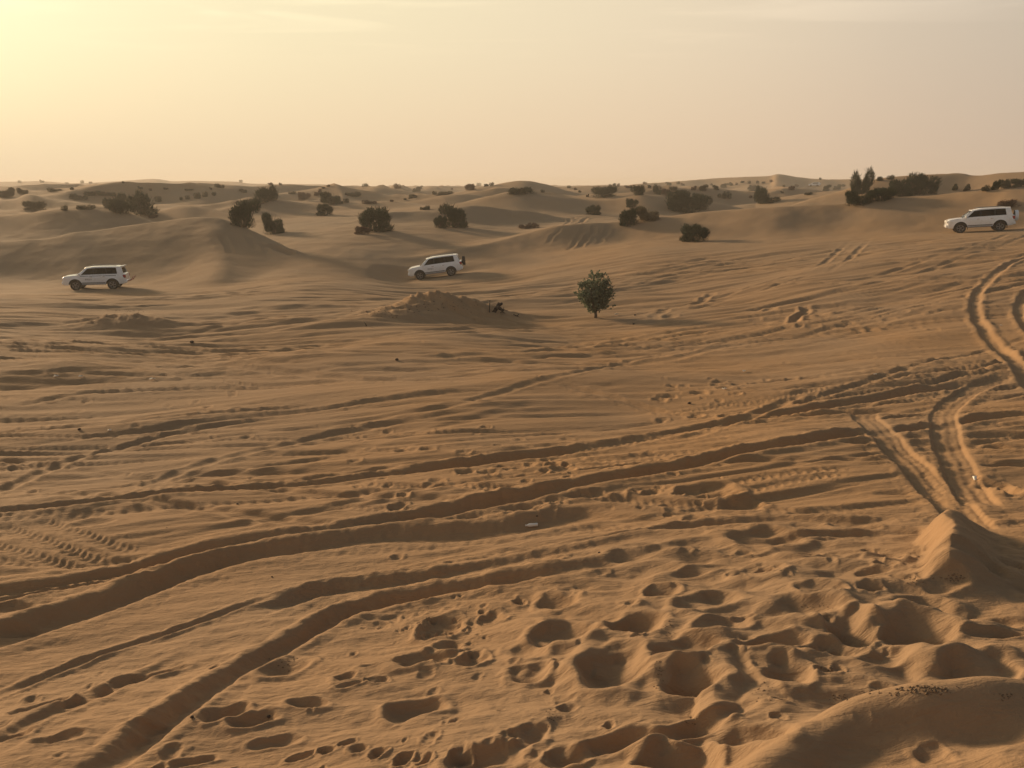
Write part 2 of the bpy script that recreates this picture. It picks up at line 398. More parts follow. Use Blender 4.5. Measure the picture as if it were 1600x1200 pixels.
# --- the deep ruts and banks that cross the foreground
rut([(-120,820),(0,808),(150,797),(300,781),(450,762),(600,743),(700,729)], .20, .13, .35, .2, seed=1, tread=.012)
rut([(560,748),(700,729),(850,707),(950,691),(1050,674),(1150,656),(1250,638),(1350,622),(1450,608),(1545,598)], .32, .25, .45, .25, seed=2, fade=2.5)
rut([(1100,664),(1200,650),(1290,644),(1370,640),(1420,640)], .25, .18, .3, .2, seed=3)
rut([(-120,948),(0,928),(100,914),(200,893),(330,862),(450,842),(560,824),(700,798),(800,781)], .25, .15, .35, .12, seed=4, grooves=2)
rut([(640,806),(800,781),(950,753),(1050,736),(1150,713),(1250,698),(1380,681),(1480,669),(1540,657),(1620,650),(1700,645)], .31, .25, .45, .25, seed=5, fade=2)
rut([(-80,958),(60,925),(180,905),(300,885),(420,855)], .10, .07, .4, .5, seed=6)
rut([(1330,660),(1420,651),(1500,646),(1600,640)], .18, .12, .5, .2, seed=7)
rut([(-160,1030),(0,990),(100,957),(200,926),(300,893),(400,865),(500,848),(600,834),(700,826),(800,814),(900,802),(1010,794)], .40, .26, .42, .10, seed=8, fade=2.0, flat=.3)
rut([(-60,1085),(0,1062),(150,1010),(300,967),(400,936),(550,902),(700,872),(850,852),(950,836),(1100,813)], .10, .05, .9, .9, seed=9)
rut([(380,960),(500,918),(620,900),(740,878),(860,860),(960,848),(1060,838)], .26, .14, .5, .2, seed=10)
rut([(60,1270),(130,1205),(200,1165),(270,1115),(350,1060),(450,1000),(550,950),(650,924),(750,907),(850,895),(950,882),(1060,868)], .25, .21, .40, .25, seed=11, fade=2.0, flat=.35)
rut([(1000,826),(1120,818),(1230,812),(1330,816),(1430,812)], .25, .16, .35, .3, seed=12)
rut([(1150,852),(1260,842),(1340,838),(1430,838)], .16, .09, .4, .3, seed=13)
rut([(-60,1180),(40,1120),(140,1080),(230,1040),(320,1000)], .2, .09, .5, .4, seed=14)
rut([(980,880),(1060,860),(1150,852)], .2, .12, .4, .3, seed=15)
for k, px in enumerate(([(-80,790),(0,762),(120,715),(220,690),(330,668),(460,648)], [(170,785),(300,737),(420,702),(520,674),(640,655),(760,640)],
        [(700,640),(800,610),(900,590),(1000,560),(1100,545)], [(920,575),(1050,560),(1140,540),(1290,520)], [(1060,690),(1140,660),(1250,615),(1300,600)],
        [(0,640),(140,615),(280,610),(430,604),(600,596)], [(150,690),(300,665),(500,640),(760,612)], [(0,672),(160,668),(330,650),(520,632)],
        [(640,560),(800,548),(1000,530),(1200,500),(1400,490)], [(830,480),(1000,462),(1200,446),(1420,440),(1600,430)], [(900,440),(1100,425),(1350,412),(1600,400)],
        [(220,560),(380,575),(560,590),(760,600)], [(1050,515),(1200,492),(1330,476),(1460,470)], [(820,450),(1000,430),(1240,405),(1500,385),(1640,380)],
        [(860,600),(960,620),(1060,640),(1110,650)])):
    rut(px, .22 if px[1][1] > 580 else .36, .075, .5, .4, seed=30+k, tread=0, fade=2, clean=.5)
# the pair of treaded tracks that climbs away on the right
rut([(1352,640),(1356,658),(1380,685),(1408,712),(1440,742),(1468,768),(1500,800),(1530,835)], .31, .055, .35, .2, seed=50, grooves=3, keep=True, flat=.8, wob=.05, fade=.8)
rut([(1580,588),(1530,602),(1494,624),(1474,648),(1478,684),(1492,720),(1512,755),(1540,795)], .31, .055, .35, .2, seed=51, grooves=3, keep=True, flat=.8, wob=.05, fade=.8)
rut([(1640,392),(1600,402),(1560,425),(1532,452),(1523,480),(1534,508),(1560,540),(1588,572),(1625,612)], .26, .12, .4, .3, seed=52)
rut([(1680,430),(1630,445),(1602,460),(1594,480),(1604,505),(1640,540)], .26, .12, .4, .3, seed=53)
# tread prints
for px in ([(0,828),(60,850),(120,872),(180,882)], [(60,820),(120,842),(180,862),(230,868)], [(-40,850),(20,866),(90,885),(130,890)], [(880,722),(960,716),(1040,708),(1120,706)],
           [(860,740),(950,725),(1060,716)], [(1130,760),(1230,745),(1340,738)], [(1150,770),(1260,752),(1330,745)], [(220,572),(290,590),(360,598),(420,602)], [(1130,628),(1200,622),(1300,606)], [(1010,640),(1080,634),(1160,625)],
           [(880,700),(1000,682),(1080,672),(1170,665)], [(570,985),(620,958),(680,945),(740,930)]):
    rut(px, .17, .045, .2, .2, seed=60, tread=.020, twl=.20, fade=.5)

for k, px in enumerate(([(918,350),(906,366),(888,392)], [(936,350),(922,366),(904,388)], [(958,349),(946,364),(932,384)], [(880,354),(868,366),(850,384)], [(900,339),(890,345),(878,352)], [(922,338),(912,344),(900,350)], [(884,341),(876,348)],
        [(1085,480),(1105,462),(1120,452)], [(1015,505),(1035,488),(1050,476)], [(1235,510),(1250,492),(1262,476)])):
    rut(px, .26+.05*(k % 3), .07+.02*((k*7) % 4), .7, .5, seed=80+k, fade=2.0+.4*(k % 3), clean=.2, wob=.5)
for k, px in enumerate(([(380,362),(392,376),(404,392)], [(400,372),(412,384),(420,398)], [(345,366),(356,384),(362,400)])):
    rut(px, .4, .07, .5, .4, seed=95+k, fade=1.5, clean=.2)
rut([(405,383),(425,386),(445,393),(462,400)], .5, .35, .6, 0, seed=99, fade=1.5, clean=.2)
# --- mounds
def hump_at(u, v, rx, ry, h, rot=0, rough=0, dv=0, pw=1.0):
    g = ground(u, v); hump(g[0], g[1], rx, ry, h, rot, rough, pw)
hump_at(680, 490, 2.7, 1.15, .88, 0, .28); hump_at(625, 497, 2.6, 1.3, .40, -.15, .3); hump_at(745, 494, 2.6, 1.2, .48, .05, .25); hump_at(655, 488, .9, .6, .25, 0, .4); hump_at(712, 487, .8, .6, .2, 0, .4)
hump_at(200, 505, 2.4, 1.4, .55, 0, .2); hump_at(60, 545, 5, 1.6, .28, .1); hump_at(35, 590, 3.2, 1.3, .22); hump_at(110, 578, 2.2, 1.2, .2, -.2)
hump_at(240, 520, 5, 2.0, -.25); hump_at(420, 492, 7, 2.5, -.25); hump_at(560, 505, 3, 1.0, .3, .3)
hump_at(860, 470, 7, 2, .25); hump_at(480, 560, 4, 1.4, .18)
KEEP = np.zeros_like(XX)
# --- sand banks on the right and at the lower right
tent([(1470,782),(1480,800),(1484,840),(1485,880),(1480,900)], .44, .70, .36, seed=1, fade=.9, dome=.75)
for (u_, v_, rx_, ry_, h_, ro_) in ((1460,1100,.80,.33,.38,.04), (1215,1185,.70,.24,.22,.60), (1660,1112,.8,.34,.24,-.1), (1335,1125,.5,.32,.12,.4)):
    g_ = ground(u_, v_, h_*.6)
    i_, j_ = win(g_[0], g_[1], rx_*2)
    c_, s_ = math.cos(ro_), math.sin(ro_); X_, Y_ = XX[i_, j_]-g_[0], YY[i_, j_]-g_[1]
    e_ = np.exp(-(((X_*c_+Y_*s_)/rx_)**2+((-X_*s_+Y_*c_)/ry_)**2)**1.1)
    k_ = np.clip(e_*1.25, 0, .9); base_l = ZM[i_, j_]+LOW[i_, j_]+KEEP[i_, j_]
    ZZ[i_, j_] = ZZ[i_, j_]*(1-k_) + base_l*k_ + h_*e_*(1+.10*perlin(X_/.5, Y_/.4, 91)); KEEP[i_, j_] += h_*e_
tent([(1400,1020),(1480,1010),(1540,1020),(1620,1035)], .13, .3, .3, seed=5, fade=.4, dome=.8)
tent([(1310,985),(1400,960),(1500,975),(1600,975)], .10, .25, .3, seed=6, fade=.4, dome=.8)
tent([(1100,1150),(1040,1170),(960,1150)], .08, .2, .25, seed=7, fade=.3, dome=.8)
tent([(1120,1020),(1140,1055),(1120,1085),(1130,1120)], .09, .25, .2, seed=8, fade=.2, dome=.8)
tent([(930,1000),(900,1040),(880,1080)], .07, .25, .2, seed=9, fade=.2, dome=.8)
# --- footprints and hollows: centre, width and height in the photograph, depth in metres
PITS = [(1500,918,90,20,.10),(1475,940,60,16,.06),(955,1060,95,62,.17),(880,1000,75,50,.12),(1000,988,70,42,.12),(1075,1030,85,38,.12),(1080,1075,70,42,.12),(1260,970,90,40,.13),(1110,952,90,24,.09),
 (690,980,50,38,.10),(830,1060,50,30,.08),(660,1034,75,26,.09),(645,1110,70,30,.10),(830,1155,40,36,.06),(1190,910,55,26,.08),(1035,937,38,22,.07),(1200,850,90,34,.11),
 (1160,790,50,22,.10),(1105,772,70,22,.09),(1125,990,70,22,.07),(1200,1020,110,22,.08),(1330,1000,60,70,.13),(1230,1062,60,45,.11),(1390,890,45,20,.07),(1360,915,50,12,.05),
 (1280,945,50,18,.06),(1310,880,60,14,.05),(870,940,50,28,.07),(800,910,60,14,.05),(770,962,30,24,.06),(700,1010,40,18,.06),(740,1030,36,30,.07),(830,1020,50,30,.06),
 (1430,1000,100,40,.11),(1540,1048,110,40,.13),(1440,965,70,26,.08),(1380,1030,70,18,.07),(1560,1000,80,12,.07),(1570,980,60,14,.06),(1100,1130,130,24,.09),
 (1180,1165,80,60,.10),(1060,1200,90,60,.12),(960,1170,140,34,.11),(880,1190,60,40,.08),(760,1185,90,40,.10),(1000,870,70,18,.06),(1090,900,80,18,.06),(1260,880,50,12,.05),
 (440,1045,70,26,.08),(350,1118,60,22,.08),(390,1128,60,22,.08),(480,1100,60,14,.06),(430,1150,60,14,.05),(150,1070,44,14,.05),(60,1090,60,14,.05),(115,1085,40,12,.05),(20,1140,50,18,.06),
 (200,1050,50,14,.05),(250,1040,60,14,.05),(30,975,60,12,.06),(20,950,60,12,.05),(1560,755,34,22,.08),(1585,765,30,20,.08),(1085,808,26,12,.05),(880,735,34,10,.05),(600,742,44,10,.05),(565,775,50,10,.04),
 (850,875,40,12,.04),(1330,825,50,10,.04),(1160,870,60,12,.05),(1290,1000,60,20,.05),(540,1060,30,14,.05),(590,1065,30,10,.04),(550,1072,40,8,.04),(590,1040,50,8,.03),(470,1170,40,10,.04),
 (510,1165,24,12,.05),(560,1165,24,12,.05),(590,1172,24,14,.05),(630,1180,24,14,.05),(665,1185,22,14,.05),(540,1155,24,8,.03),(1345,700,26,8,.04),(1560,700,30,10,.05),(1400,770,60,10,.04),(720,1180,30,20,.06),(1130,775,40,14,.05),
 (1590,905,30,20,.07),(1020,770,50,14,.05),(150,830,60,10,.04),(230,1130,60,12,.04),(90,1150,60,16,.05),(300,1180,60,14,.05)]
for (u, v, wpx, hpx, dp) in PITS:
    g = ground(u, v-hpx*.1); dep = g[1]*_cp + (CAM_Z-g[2])*_sp
    rx = wpx/2*dep/F_PX*1.32; sa = (CAM_Z-g[2])/math.hypot(g[0], g[1], CAM_Z-g[2])
    ry = min(hpx/2*dep/F_PX/sa*1.15, rx*1.6)
    pit(g[0], g[1], rx, ry, min(dp*1.15, min(rx, ry)*.75), rg.uniform(-.35, .35), .30)
# far slopes: wind ripple and old tracks
ZZ += sstep(R2, 60, 90)*(1-sstep(R2, 200, 400))*(.07*fbm(XX/4, YY/3, 150, 3))

# ------------------------------------------------------------------ materials
def mat(name, col=(.5, .5, .5), rough=.6, metal=0, spec=.5, trans=0, noise=None, alpha=1):
    m = bpy.data.materials.new(name); m.use_nodes = True
    b = m.node_tree.nodes['Principled BSDF']
    b.inputs['Base Color'].default_value = (*col, 1); b.inputs['Roughness'].default_value = rough
    b.inputs['Metallic'].default_value = metal; b.inputs['Specular IOR Level'].default_value = spec
    if trans: b.inputs['Transmission Weight'].default_value = trans
    nn, ll = m.node_tree.nodes, m.node_tree.links
    if noise:
        sc_, c2, lo, hi = noise
        t = nn.new('ShaderNodeTexCoord'); n = nn.new('ShaderNodeTexNoise'); n.inputs['Scale'].default_value = sc_; n.inputs['Detail'].default_value = 5
        ll.new(t.outputs['Object'], n.inputs['Vector'])
        r = nn.new('ShaderNodeMapRange'); r.inputs['From Min'].default_value = lo; r.inputs['From Max'].default_value = hi
        ll.new(n.outputs[0], r.inputs['Value'])
        mi = nn.new('ShaderNodeMix'); mi.data_type = 'RGBA'; mi.inputs['A'].default_value = (*col, 1); mi.inputs['B'].default_value = (*c2, 1)
        ll.new(r.outputs[0], mi.inputs['Factor']); ll.new(mi.outputs['Result'], b.inputs['Base Color'])
    return m
sand = mat('sand', (.40, .26, .15), .95, spec=.15)
nn, ll = sand.node_tree.nodes, sand.node_tree.links
b = nn['Principled BSDF']
def nd(t, **k):
    n = nn.new(t)
    for a_, b_ in k.items(): setattr(n, a_, b_)
    return n
geo = nd('ShaderNodeNewGeometry')
def noise(scale, detail=4, rough=.5, vec=None, dist=0):
    n = nd('ShaderNodeTexNoise'); n.inputs['Scale'].default_value = scale; n.inputs['Detail'].default_value = detail
    n.inputs['Roughness'].default_value = rough; n.inputs['Distortion'].default_value = dist
    ll.new(vec or geo.outputs['Position'], n.inputs['Vector']); return n
def rng(src, a_, b_, c_=0, d_=1):
    r = nd('ShaderNodeMapRange'); r.inputs[1].default_value = a_; r.inputs[2].default_value = b_; r.inputs[3].default_value = c_; r.inputs[4].default_value = d_
    ll.new(src, r.inputs['Value']); return r
def mixc(f, a_, b_):
    m_ = nd('ShaderNodeMix', data_type='RGBA'); ll.new(f, m_.inputs['Factor'])
    for s_, v_ in (('A', a_), ('B', b_)):
        if isinstance(v_, tuple): m_.inputs[s_].default_value = (*v_, 1)
        else: ll.new(v_, m_.inputs[s_])
    return m_.outputs['Result']
n1 = noise(.035, 3); n2 = noise(.55, 5, .6); n3 = noise(14, 4, .7); n4 = noise(.12, 3)
c = mixc(rng(n1.outputs[0], .38, .62).outputs[0], (.38, .238, .133), (.40, .240, .120))
c = mixc(rng(n4.outputs[0], .42, .68, 0, .75).outputs[0], c, (.335, .232, .148))
c = mixc(rng(n2.outputs[0], .5, .8, 0, .45).outputs[0], c, (.30, .198, .118))
c = mixc(rng(n3.outputs[0], .55, .85, 0, .4).outputs[0], c, (.25, .165, .10))
sp_ = nd('ShaderNodeSeparateXYZ'); ll.new(geo.outputs['Position'], sp_.inputs[0])     # greyer dune sand, with distance haze painted into its colour, paler farther out
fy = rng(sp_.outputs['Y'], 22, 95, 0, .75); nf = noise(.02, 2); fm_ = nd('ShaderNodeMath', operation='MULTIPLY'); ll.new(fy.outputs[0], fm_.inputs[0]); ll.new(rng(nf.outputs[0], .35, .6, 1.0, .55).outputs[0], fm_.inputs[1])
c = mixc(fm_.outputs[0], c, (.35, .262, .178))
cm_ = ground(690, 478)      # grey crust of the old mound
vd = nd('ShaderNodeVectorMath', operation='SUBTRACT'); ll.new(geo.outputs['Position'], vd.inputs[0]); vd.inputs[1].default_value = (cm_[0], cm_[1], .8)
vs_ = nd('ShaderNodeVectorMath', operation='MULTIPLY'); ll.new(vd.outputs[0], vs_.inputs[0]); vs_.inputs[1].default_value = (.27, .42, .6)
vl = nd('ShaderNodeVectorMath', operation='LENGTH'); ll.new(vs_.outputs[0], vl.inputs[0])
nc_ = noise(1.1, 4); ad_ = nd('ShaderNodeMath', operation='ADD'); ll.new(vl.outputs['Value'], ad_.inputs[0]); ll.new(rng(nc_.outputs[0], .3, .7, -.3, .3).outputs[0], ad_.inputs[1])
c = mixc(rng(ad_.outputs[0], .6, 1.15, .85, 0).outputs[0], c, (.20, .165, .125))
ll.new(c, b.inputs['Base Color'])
# fine relief: grain and small wind ripple, damp crumbs
mpg = nd('ShaderNodeMapping'); mpg.inputs['Rotation'].default_value = (0, 0, math.radians(-20)); mpg.inputs['Scale'].default_value = (1.2, 4.5, 1)
ll.new(geo.outputs['Position'], mpg.inputs[0])
b1 = noise(3.0, 7, .6, mpg.outputs[0], .6); b2 = noise(26, 4, .65); b3 = noise(160, 2)
bm1 = nd('ShaderNodeBump'); bm1.inputs['Strength'].default_value = .5; bm1.inputs['Distance'].default_value = .06; ll.new(b1.outputs[0], bm1.inputs['Height'])
bm2 = nd('ShaderNodeBump'); bm2.inputs['Strength'].default_value = .5; bm2.inputs['Distance'].default_value = .016; ll.new(b2.outputs[0], bm2.inputs['Height']); ll.new(bm1.outputs[0], bm2.inputs['Normal'])
bm3 = nd('ShaderNodeBump'); bm3.inputs['Strength'].default_value = .4; bm3.inputs['Distance'].default_value = .002; ll.new(b3.outputs[0], bm3.inputs['Height']); ll.new(bm2.outputs[0], bm3.inputs['Normal'])
ll.new(bm3.outputs[0], b.inputs['Normal'])

def grid_mesh(name, X, Y, Z, m, wrap=True):
    nr, na = X.shape
    me = bpy.data.meshes.new(name)
    co = np.stack([X, Y, Z], 2).reshape(-1, 3).astype(np.float32)
    co = np.vstack([co, [[0, 0, float(Z[0].mean())]]]).astype(np.float32)
    idx = np.arange(nr*na).reshape(nr, na)
    a_ = idx[:-1, :-1]; b_ = idx[:-1, 1:]; c_ = idx[1:, 1:]; d_ = idx[1:, :-1]
    q = np.stack([a_, b_, c_, d_], 2).reshape(-1, 4)[:, ::-1]
    ctr = nr*na
    tri = np.stack([np.full(na-1, ctr), idx[0, :-1], idx[0, 1:]], 1)[:, ::-1]
    li = np.r_[q.ravel(), tri.ravel()].astype(np.int32)
    me.vertices.add(len(co)); me.vertices.foreach_set('co', co.ravel())
    me.loops.add(len(li)); me.loops.foreach_set('vertex_index', li)
    npoly = len(q)+len(tri)
    ls = np.r_[np.arange(len(q))*4, len(q)*4+np.arange(len(tri))*3].astype(np.int32)
    me.polygons.add(npoly); me.polygons.foreach_set('loop_start', ls)
    me.polygons.foreach_set('use_smooth', np.ones(npoly, bool))
    me.update(calc_edges=True); me.validate()
    me.materials.append(m)
    o = bpy.data.objects.new(name, me); C.objects.link(o); return o
def car_spot(uf, vf, ur, vr, yaw):
    """near-side wheel contacts seen at these points, 2.85 m apart, heading turned by yaw from due left"""
    best = None
    for Y in np.arange(45, 95, .1):
        A_ = at(uf, vf, Y)
        for e in np.arange(-2.6, 2.6, .05):
            B_ = at(ur, vr, Y+e); d = A_-B_
            er = abs(math.hypot(d[0], d[1])-2.85) + abs(math.atan2(-d[1], -d[0])-yaw)*3
            if best is None or er < best[0]: best = (er, Y, Y+e)
    return ((uf, vf, best[1]), (ur, vr, best[2]))
CARS = [car_spot(119.5,453,177.5,451.5,math.radians(13)), car_spot(657,437,706,431,math.radians(2)), car_spot(1500,364,1562,361,math.radians(-22))]
print('CARS', CARS)   # near-side wheels on the sand: front, rear
for f_, r_ in CARS:
    A_, B_ = at(*f_), at(*r_)
    ctr = (A_+B_)/2; dx_ = (A_-B_); Lh = math.hypot(dx_[0], dx_[1]); hx, hy = dx_[0]/Lh, dx_[1]/Lh
    ax, ay = XX-ctr[0], YY-ctr[1]
    al = ax*hx+ay*hy; ac = -ax*hy+ay*hx
    k_ = (1-sstep(np.abs(al), 2.4, 6.5))*(1-sstep(np.abs(ac), 1.7, 3.6))
    pl = ctr[2] + al*dx_[2]/Lh
    dtl = ZZ-ZM-LOW
    ZZ = ZZ*(1-k_) + (pl + dtl*.25)*k_
AZc = AZ.copy(); XX[:, -1] = XX[:, 0]; YY[:, -1] = YY[:, 0]; ZZ[:, -1] = ZZ[:, 0]
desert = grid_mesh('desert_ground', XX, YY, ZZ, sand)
desert['kind'] = 'structure'
def ground_z(x, y):
    """height of the finished sand at a point"""
    r = math.hypot(x, y); a_ = math.atan2(x, y)
    i = min(max(np.searchsorted(RR, r)-1, 0), NR-2); j = min(max(np.searchsorted(AZ, a_)-1, 0), NA-2)
    fr = min(max((r-RR[i])/(RR[i+1]-RR[i]), 0), 1); fa = min(max((a_-AZ[j])/(AZ[j+1]-AZ[j]), 0), 1)
    return float((ZZ[i, j]*(1-fr)+ZZ[i+1, j]*fr)*(1-fa) + (ZZ[i, j+1]*(1-fr)+ZZ[i+1, j+1]*fr)*fa)
# dusty air
hb = bmesh.new(); bmesh.ops.create_cube(hb, size=1)
hme = bpy.data.meshes.new('haze'); hb.to_mesh(hme); hb.free()
haze = bpy.data.objects.new('haze', hme); C.objects.link(haze); haze['kind'] = 'stuff'
zlo, zhi = float(ZZ.min())-1, max(float(ZZ.max()), CAM_Z)+6.5
haze.scale = (5400, 5400, zhi-zlo); haze.location = (0, 0, (zhi+zlo)/2)
hm_ = bpy.data.materials.new('dusty_air'); hm_.use_nodes = True; hn = hm_.node_tree.nodes; hn.clear()
pv = hn.new('ShaderNodeVolumePrincipled'); pv.inputs['Color'].default_value = (.92, .89, .84, 1); pv.inputs['Density'].default_value = .0006; pv.inputs['Anisotropy'].default_value = .2
ho = hn.new('ShaderNodeOutputMaterial'); hm_.node_tree.links.new(pv.outputs[0], ho.inputs['Volume'])
hme.materials.append(hm_)
# ------------------------------------------------------------------ helpers for things
def link(name, me, parent=None):
    o = bpy.data.objects.new(name, me); C.objects.link(o)
    if parent is not None: o.parent = parent
    return o
def tag(o, label, cat, group=None, kind=None):
    o['label'] = label
    if cat: o['category'] = cat
    if group: o['group'] = group
    if kind: o['kind'] = kind
def copy_tree(o, parent=None):
    c = o.copy(); C.objects.link(c)
    if parent is not None: c.parent = parent
    for ch in list(o.children): copy_tree(ch, c)
    return c
def mesh_from(name, V, Fc, m, smooth=False):
    me = bpy.data.meshes.new(name); me.from_pydata([tuple(v) for v in V], [], Fc)
    if isinstance(m, (list, tuple)):
        for x in m: me.materials.append(x)
    else: me.materials.append(m)
    if smooth: me.polygons.foreach_set('use_smooth', [True]*len(me.polygons))
    me.update(); return me
def bm_mesh(name, bm, m, smooth=False):
    bmesh.ops.recalc_face_normals(bm, faces=bm.faces)
    me = bpy.data.meshes.new(name); bm.to_mesh(me); bm.free(); me.materials.append(m)
    if smooth: me.polygons.foreach_set('use_smooth', [True]*len(me.polygons))
    return me
def add_box(bm, c, s, bev=0, rot=None):
    r = bmesh.ops.create_cube(bm, size=1)
    bmesh.ops.scale(bm, verts=r['verts'], vec=s)
    if bev:
        es = list({e for v in r['verts'] for e in v.link_edges})
        g = bmesh.ops.bevel(bm, geom=es, offset=bev, segments=2, affect='EDGES', profile=.6)
        vs = list({v for f in g['faces'] for v in f.verts}|{v for v in r['verts'] if v.is_valid})
    else: vs = r['verts']
    if rot: bmesh.ops.rotate(bm, verts=vs, matrix=rot)
    bmesh.ops.translate(bm, verts=vs, vec=c)
    return vs
def add_tube(bm, pts, r0, r1=None, n=6):
    r1 = r0 if r1 is None else r1; rings = []
    for i, p in enumerate(pts):
        p = Vector(p); d = (Vector(pts[min(i+1, len(pts)-1)]) - Vector(pts[max(i-1, 0)])).normalized()
        a = d.orthogonal().normalized(); b_ = d.cross(a); r = r0+(r1-r0)*i/max(len(pts)-1, 1)
        rings.append([bm.verts.new(p + (a*math.cos(t*2*math.pi/n)+b_*math.sin(t*2*math.pi/n))*r) for t in range(n)])
    for A_, B_ in zip(rings[:-1], rings[1:]):
        for k in range(n): bm.faces.new((A_[k], A_[(k+1) % n], B_[(k+1) % n], B_[k]))
    bm.faces.new(rings[0][::-1]); bm.faces.new(rings[-1])
def lathe(bm, prof, n=28, axis='Y'):
    """prof: (radius, along the axle)"""
    rings = []
    for r, y in prof:
        if r < 1e-5: rings.append([bm.verts.new((0, y, 0))]); continue
        rings.append([bm.verts.new((r*math.cos(k*2*math.pi/n), y, r*math.sin(k*2*math.pi/n))) for k in range(n)])
    for A_, B_ in zip(rings[:-1], rings[1:]):
        for k in range(n):
            a_ = A_[k % len(A_)]; b_ = A_[(k+1) % len(A_)]; c_ = B_[(k+1) % len(B_)]; d_ = B_[k % len(B_)]
            f = [a_]
            for q in (b_, c_, d_):
                if q not in f: f.append(q)
            if len(f) > 2: bm.faces.new(f)

# ------------------------------------------------------------------ white four-wheel-drive cars (x forward, y left, z up)
PAINT = mat('white_car_paint', (.88, .90, .93), .22, spec=.5, noise=(6, (.76, .75, .73), .5, .9))
PAINT.node_tree.nodes['Principled BSDF'].inputs['Coat Weight'].default_value = .6
GLASS = mat('tinted_glass', (.035, .042, .048), .03, spec=.5, trans=.9)
GLASS.node_tree.nodes['Principled BSDF'].inputs['IOR'].default_value = 1.15
DARK = mat('black_plastic', (.018, .018, .02), .6)
TYRE = mat('dusty_tyre_rubber', (.030, .026, .023), .85, noise=(9, (.09, .065, .045), .45, .8))
ALLOY = mat('dusty_alloy', (.26, .25, .24), .45, metal=.7)
CHROME = mat('chrome', (.75, .75, .76), .15, metal=1)
LAMP = mat('lamp_glass', (.85, .85, .82), .08, spec=.8)
RED = mat('tail_lamp_red', (.35, .015, .015), .2)
CLOTH = mat('beige_seat', (.42, .38, .33), .9)
SILL = mat('grey_sill', (.20, .20, .21), .5)
PRINT = mat('dark_door_lettering', (.06, .07, .10), .5)
REDM = mat('red_painted_metal', (.34, .06, .04), .5)
WB = 1.425                        # half the wheelbase
WR = .41; AR = .515
def fn(xs, ys):
    return lambda x: float(np.interp(x, xs, ys))
half_w = fn([-2.46, -2.40, -2.2, -1.6, 1.6, 2.0, 2.25, 2.38, 2.44], [.80, .90, .955, .985, .985, .96, .92, .85, .74])
belt_z = fn([-2.46, -2.3, 0, 1.2, 1.3, 1.7, 2.1, 2.3, 2.40, 2.44], [1.20, 1.26, 1.23, 1.205, 1.19, 1.165, 1.12, 1.07, .99, .84])
bot_z = fn([-2.46, -2.3, -1.9, 1.9, 2.3, 2.44], [.56, .46, .42, .40, .42, .52])
def arch(x):
    z = bot_z(x)
    for xw in (-WB, WB):
        d = abs(x-xw)
        if d < AR: z = max(z, WR + math.sqrt(AR*AR-d*d))
    return z
def side_pt(x, z, s):
    """body side: half width at height z"""
    zt = belt_z(x); w = half_w(x)
    k = np.interp(z, [.40, .52, .66, .98, 1.06, 1.2, 1.3], [.90, .955, .985, 1.0, .985, .955, .94])
    fl = 0
    for xw in (-WB, WB):
        d = math.hypot(x-xw, z-WR)
        fl = max(fl, .022*math.exp(-((d-AR)/.07)**2))
    return Vector((x, s*(w*float(k)+fl), z))
XS = sorted(set([round(v, 3) for v in np.linspace(-2.46, 2.44, 50)] + [round(xw+AR*math.cos(t), 3) for xw in (-WB, WB) for t in np.linspace(0, math.pi, 17)]))
def make_body():
    bm = bmesh.new(); NL = 9; rows = []
    for x in XS:
        zb, zt = arch(x), belt_z(x)
        left = [side_pt(x, zb+(zt-zb)*k/(NL-1), 1) for k in range(NL)]
        w = left[-1].y; top = []
        for k, f in enumerate((.93, .75, .4, 0)):
            crown = [.018, .035, .05, .055][k]
            if x > 1.3: crown *= 1.25
            top.append(Vector((x, w*f, zt+crown)))
        ring = left + top
        full = ring + [Vector((p.x, -p.y, p.z)) for p in ring[::-1][1:]]
        rows.append([bm.verts.new(p) for p in full])
    for A_, B_ in zip(rows[:-1], rows[1:]):
        for k in range(len(A_)-1): bm.faces.new((A_[k], B_[k], B_[k+1], A_[k+1]))
    bm.faces.new(rows[0]); bm.faces.new(rows[-1][::-1])
    # lower front and rear bumpers and closed floor
    me = bm_mesh('body', bm, PAINT, False)
    return me
# cabin: stations along the belt and along the roof edge
BX = [1.34, 1.16, 1.00, .05, -.04, -.98, -1.06, -1.86, -1.98, -2.26]
RX = [.56, .44, .36, .01, -.07, -.98, -1.06, -1.76, -1.88, -2.10]
roof_z = fn([-2.2, -2.1, -1.6, -.6, .1, .45, .6], [1.83, 1.85, 1.885, 1.895, 1.87, 1.80, 1.765])
ROOF_W = fn([-2.2, -1.8, 0, .4, .6], [.70, .74, .745, .72, .69])
def cab(i, t, s, off=0):
    bx, rx = BX[i], RX[i]; zb = belt_z(bx)-.01; wb = side_pt(bx, zb, 1).y*(.985 if bx < 1.1 else .96)-.01
    zr = roof_z(rx); wr = ROOF_W(rx)
    tt = t; bulge = .035*math.sin(math.pi*t)
    return Vector((bx+(rx-bx)*tt, s*(wb+(wr-wb)*tt+bulge+off), zb+(zr-zb)*tt))
LV = [0, .07, .45, .86, 1.0]
WIN = {1: None, 2: 'w', 4: 'w', 6: 'w'}
def quad_plate(bm, ps, th):
    a, b, c, d = ps; n = (b-a).cross(d-a).normalized()*th
    v1 = [bm.verts.new(p) for p in ps]; v2 = [bm.verts.new(p-n) for p in ps]
    bm.faces.new(v1); bm.faces.new(v2[::-1])
    for k in range(4): bm.faces.new((v1[k], v2[k], v2[(k+1) % 4], v1[(k+1) % 4]))
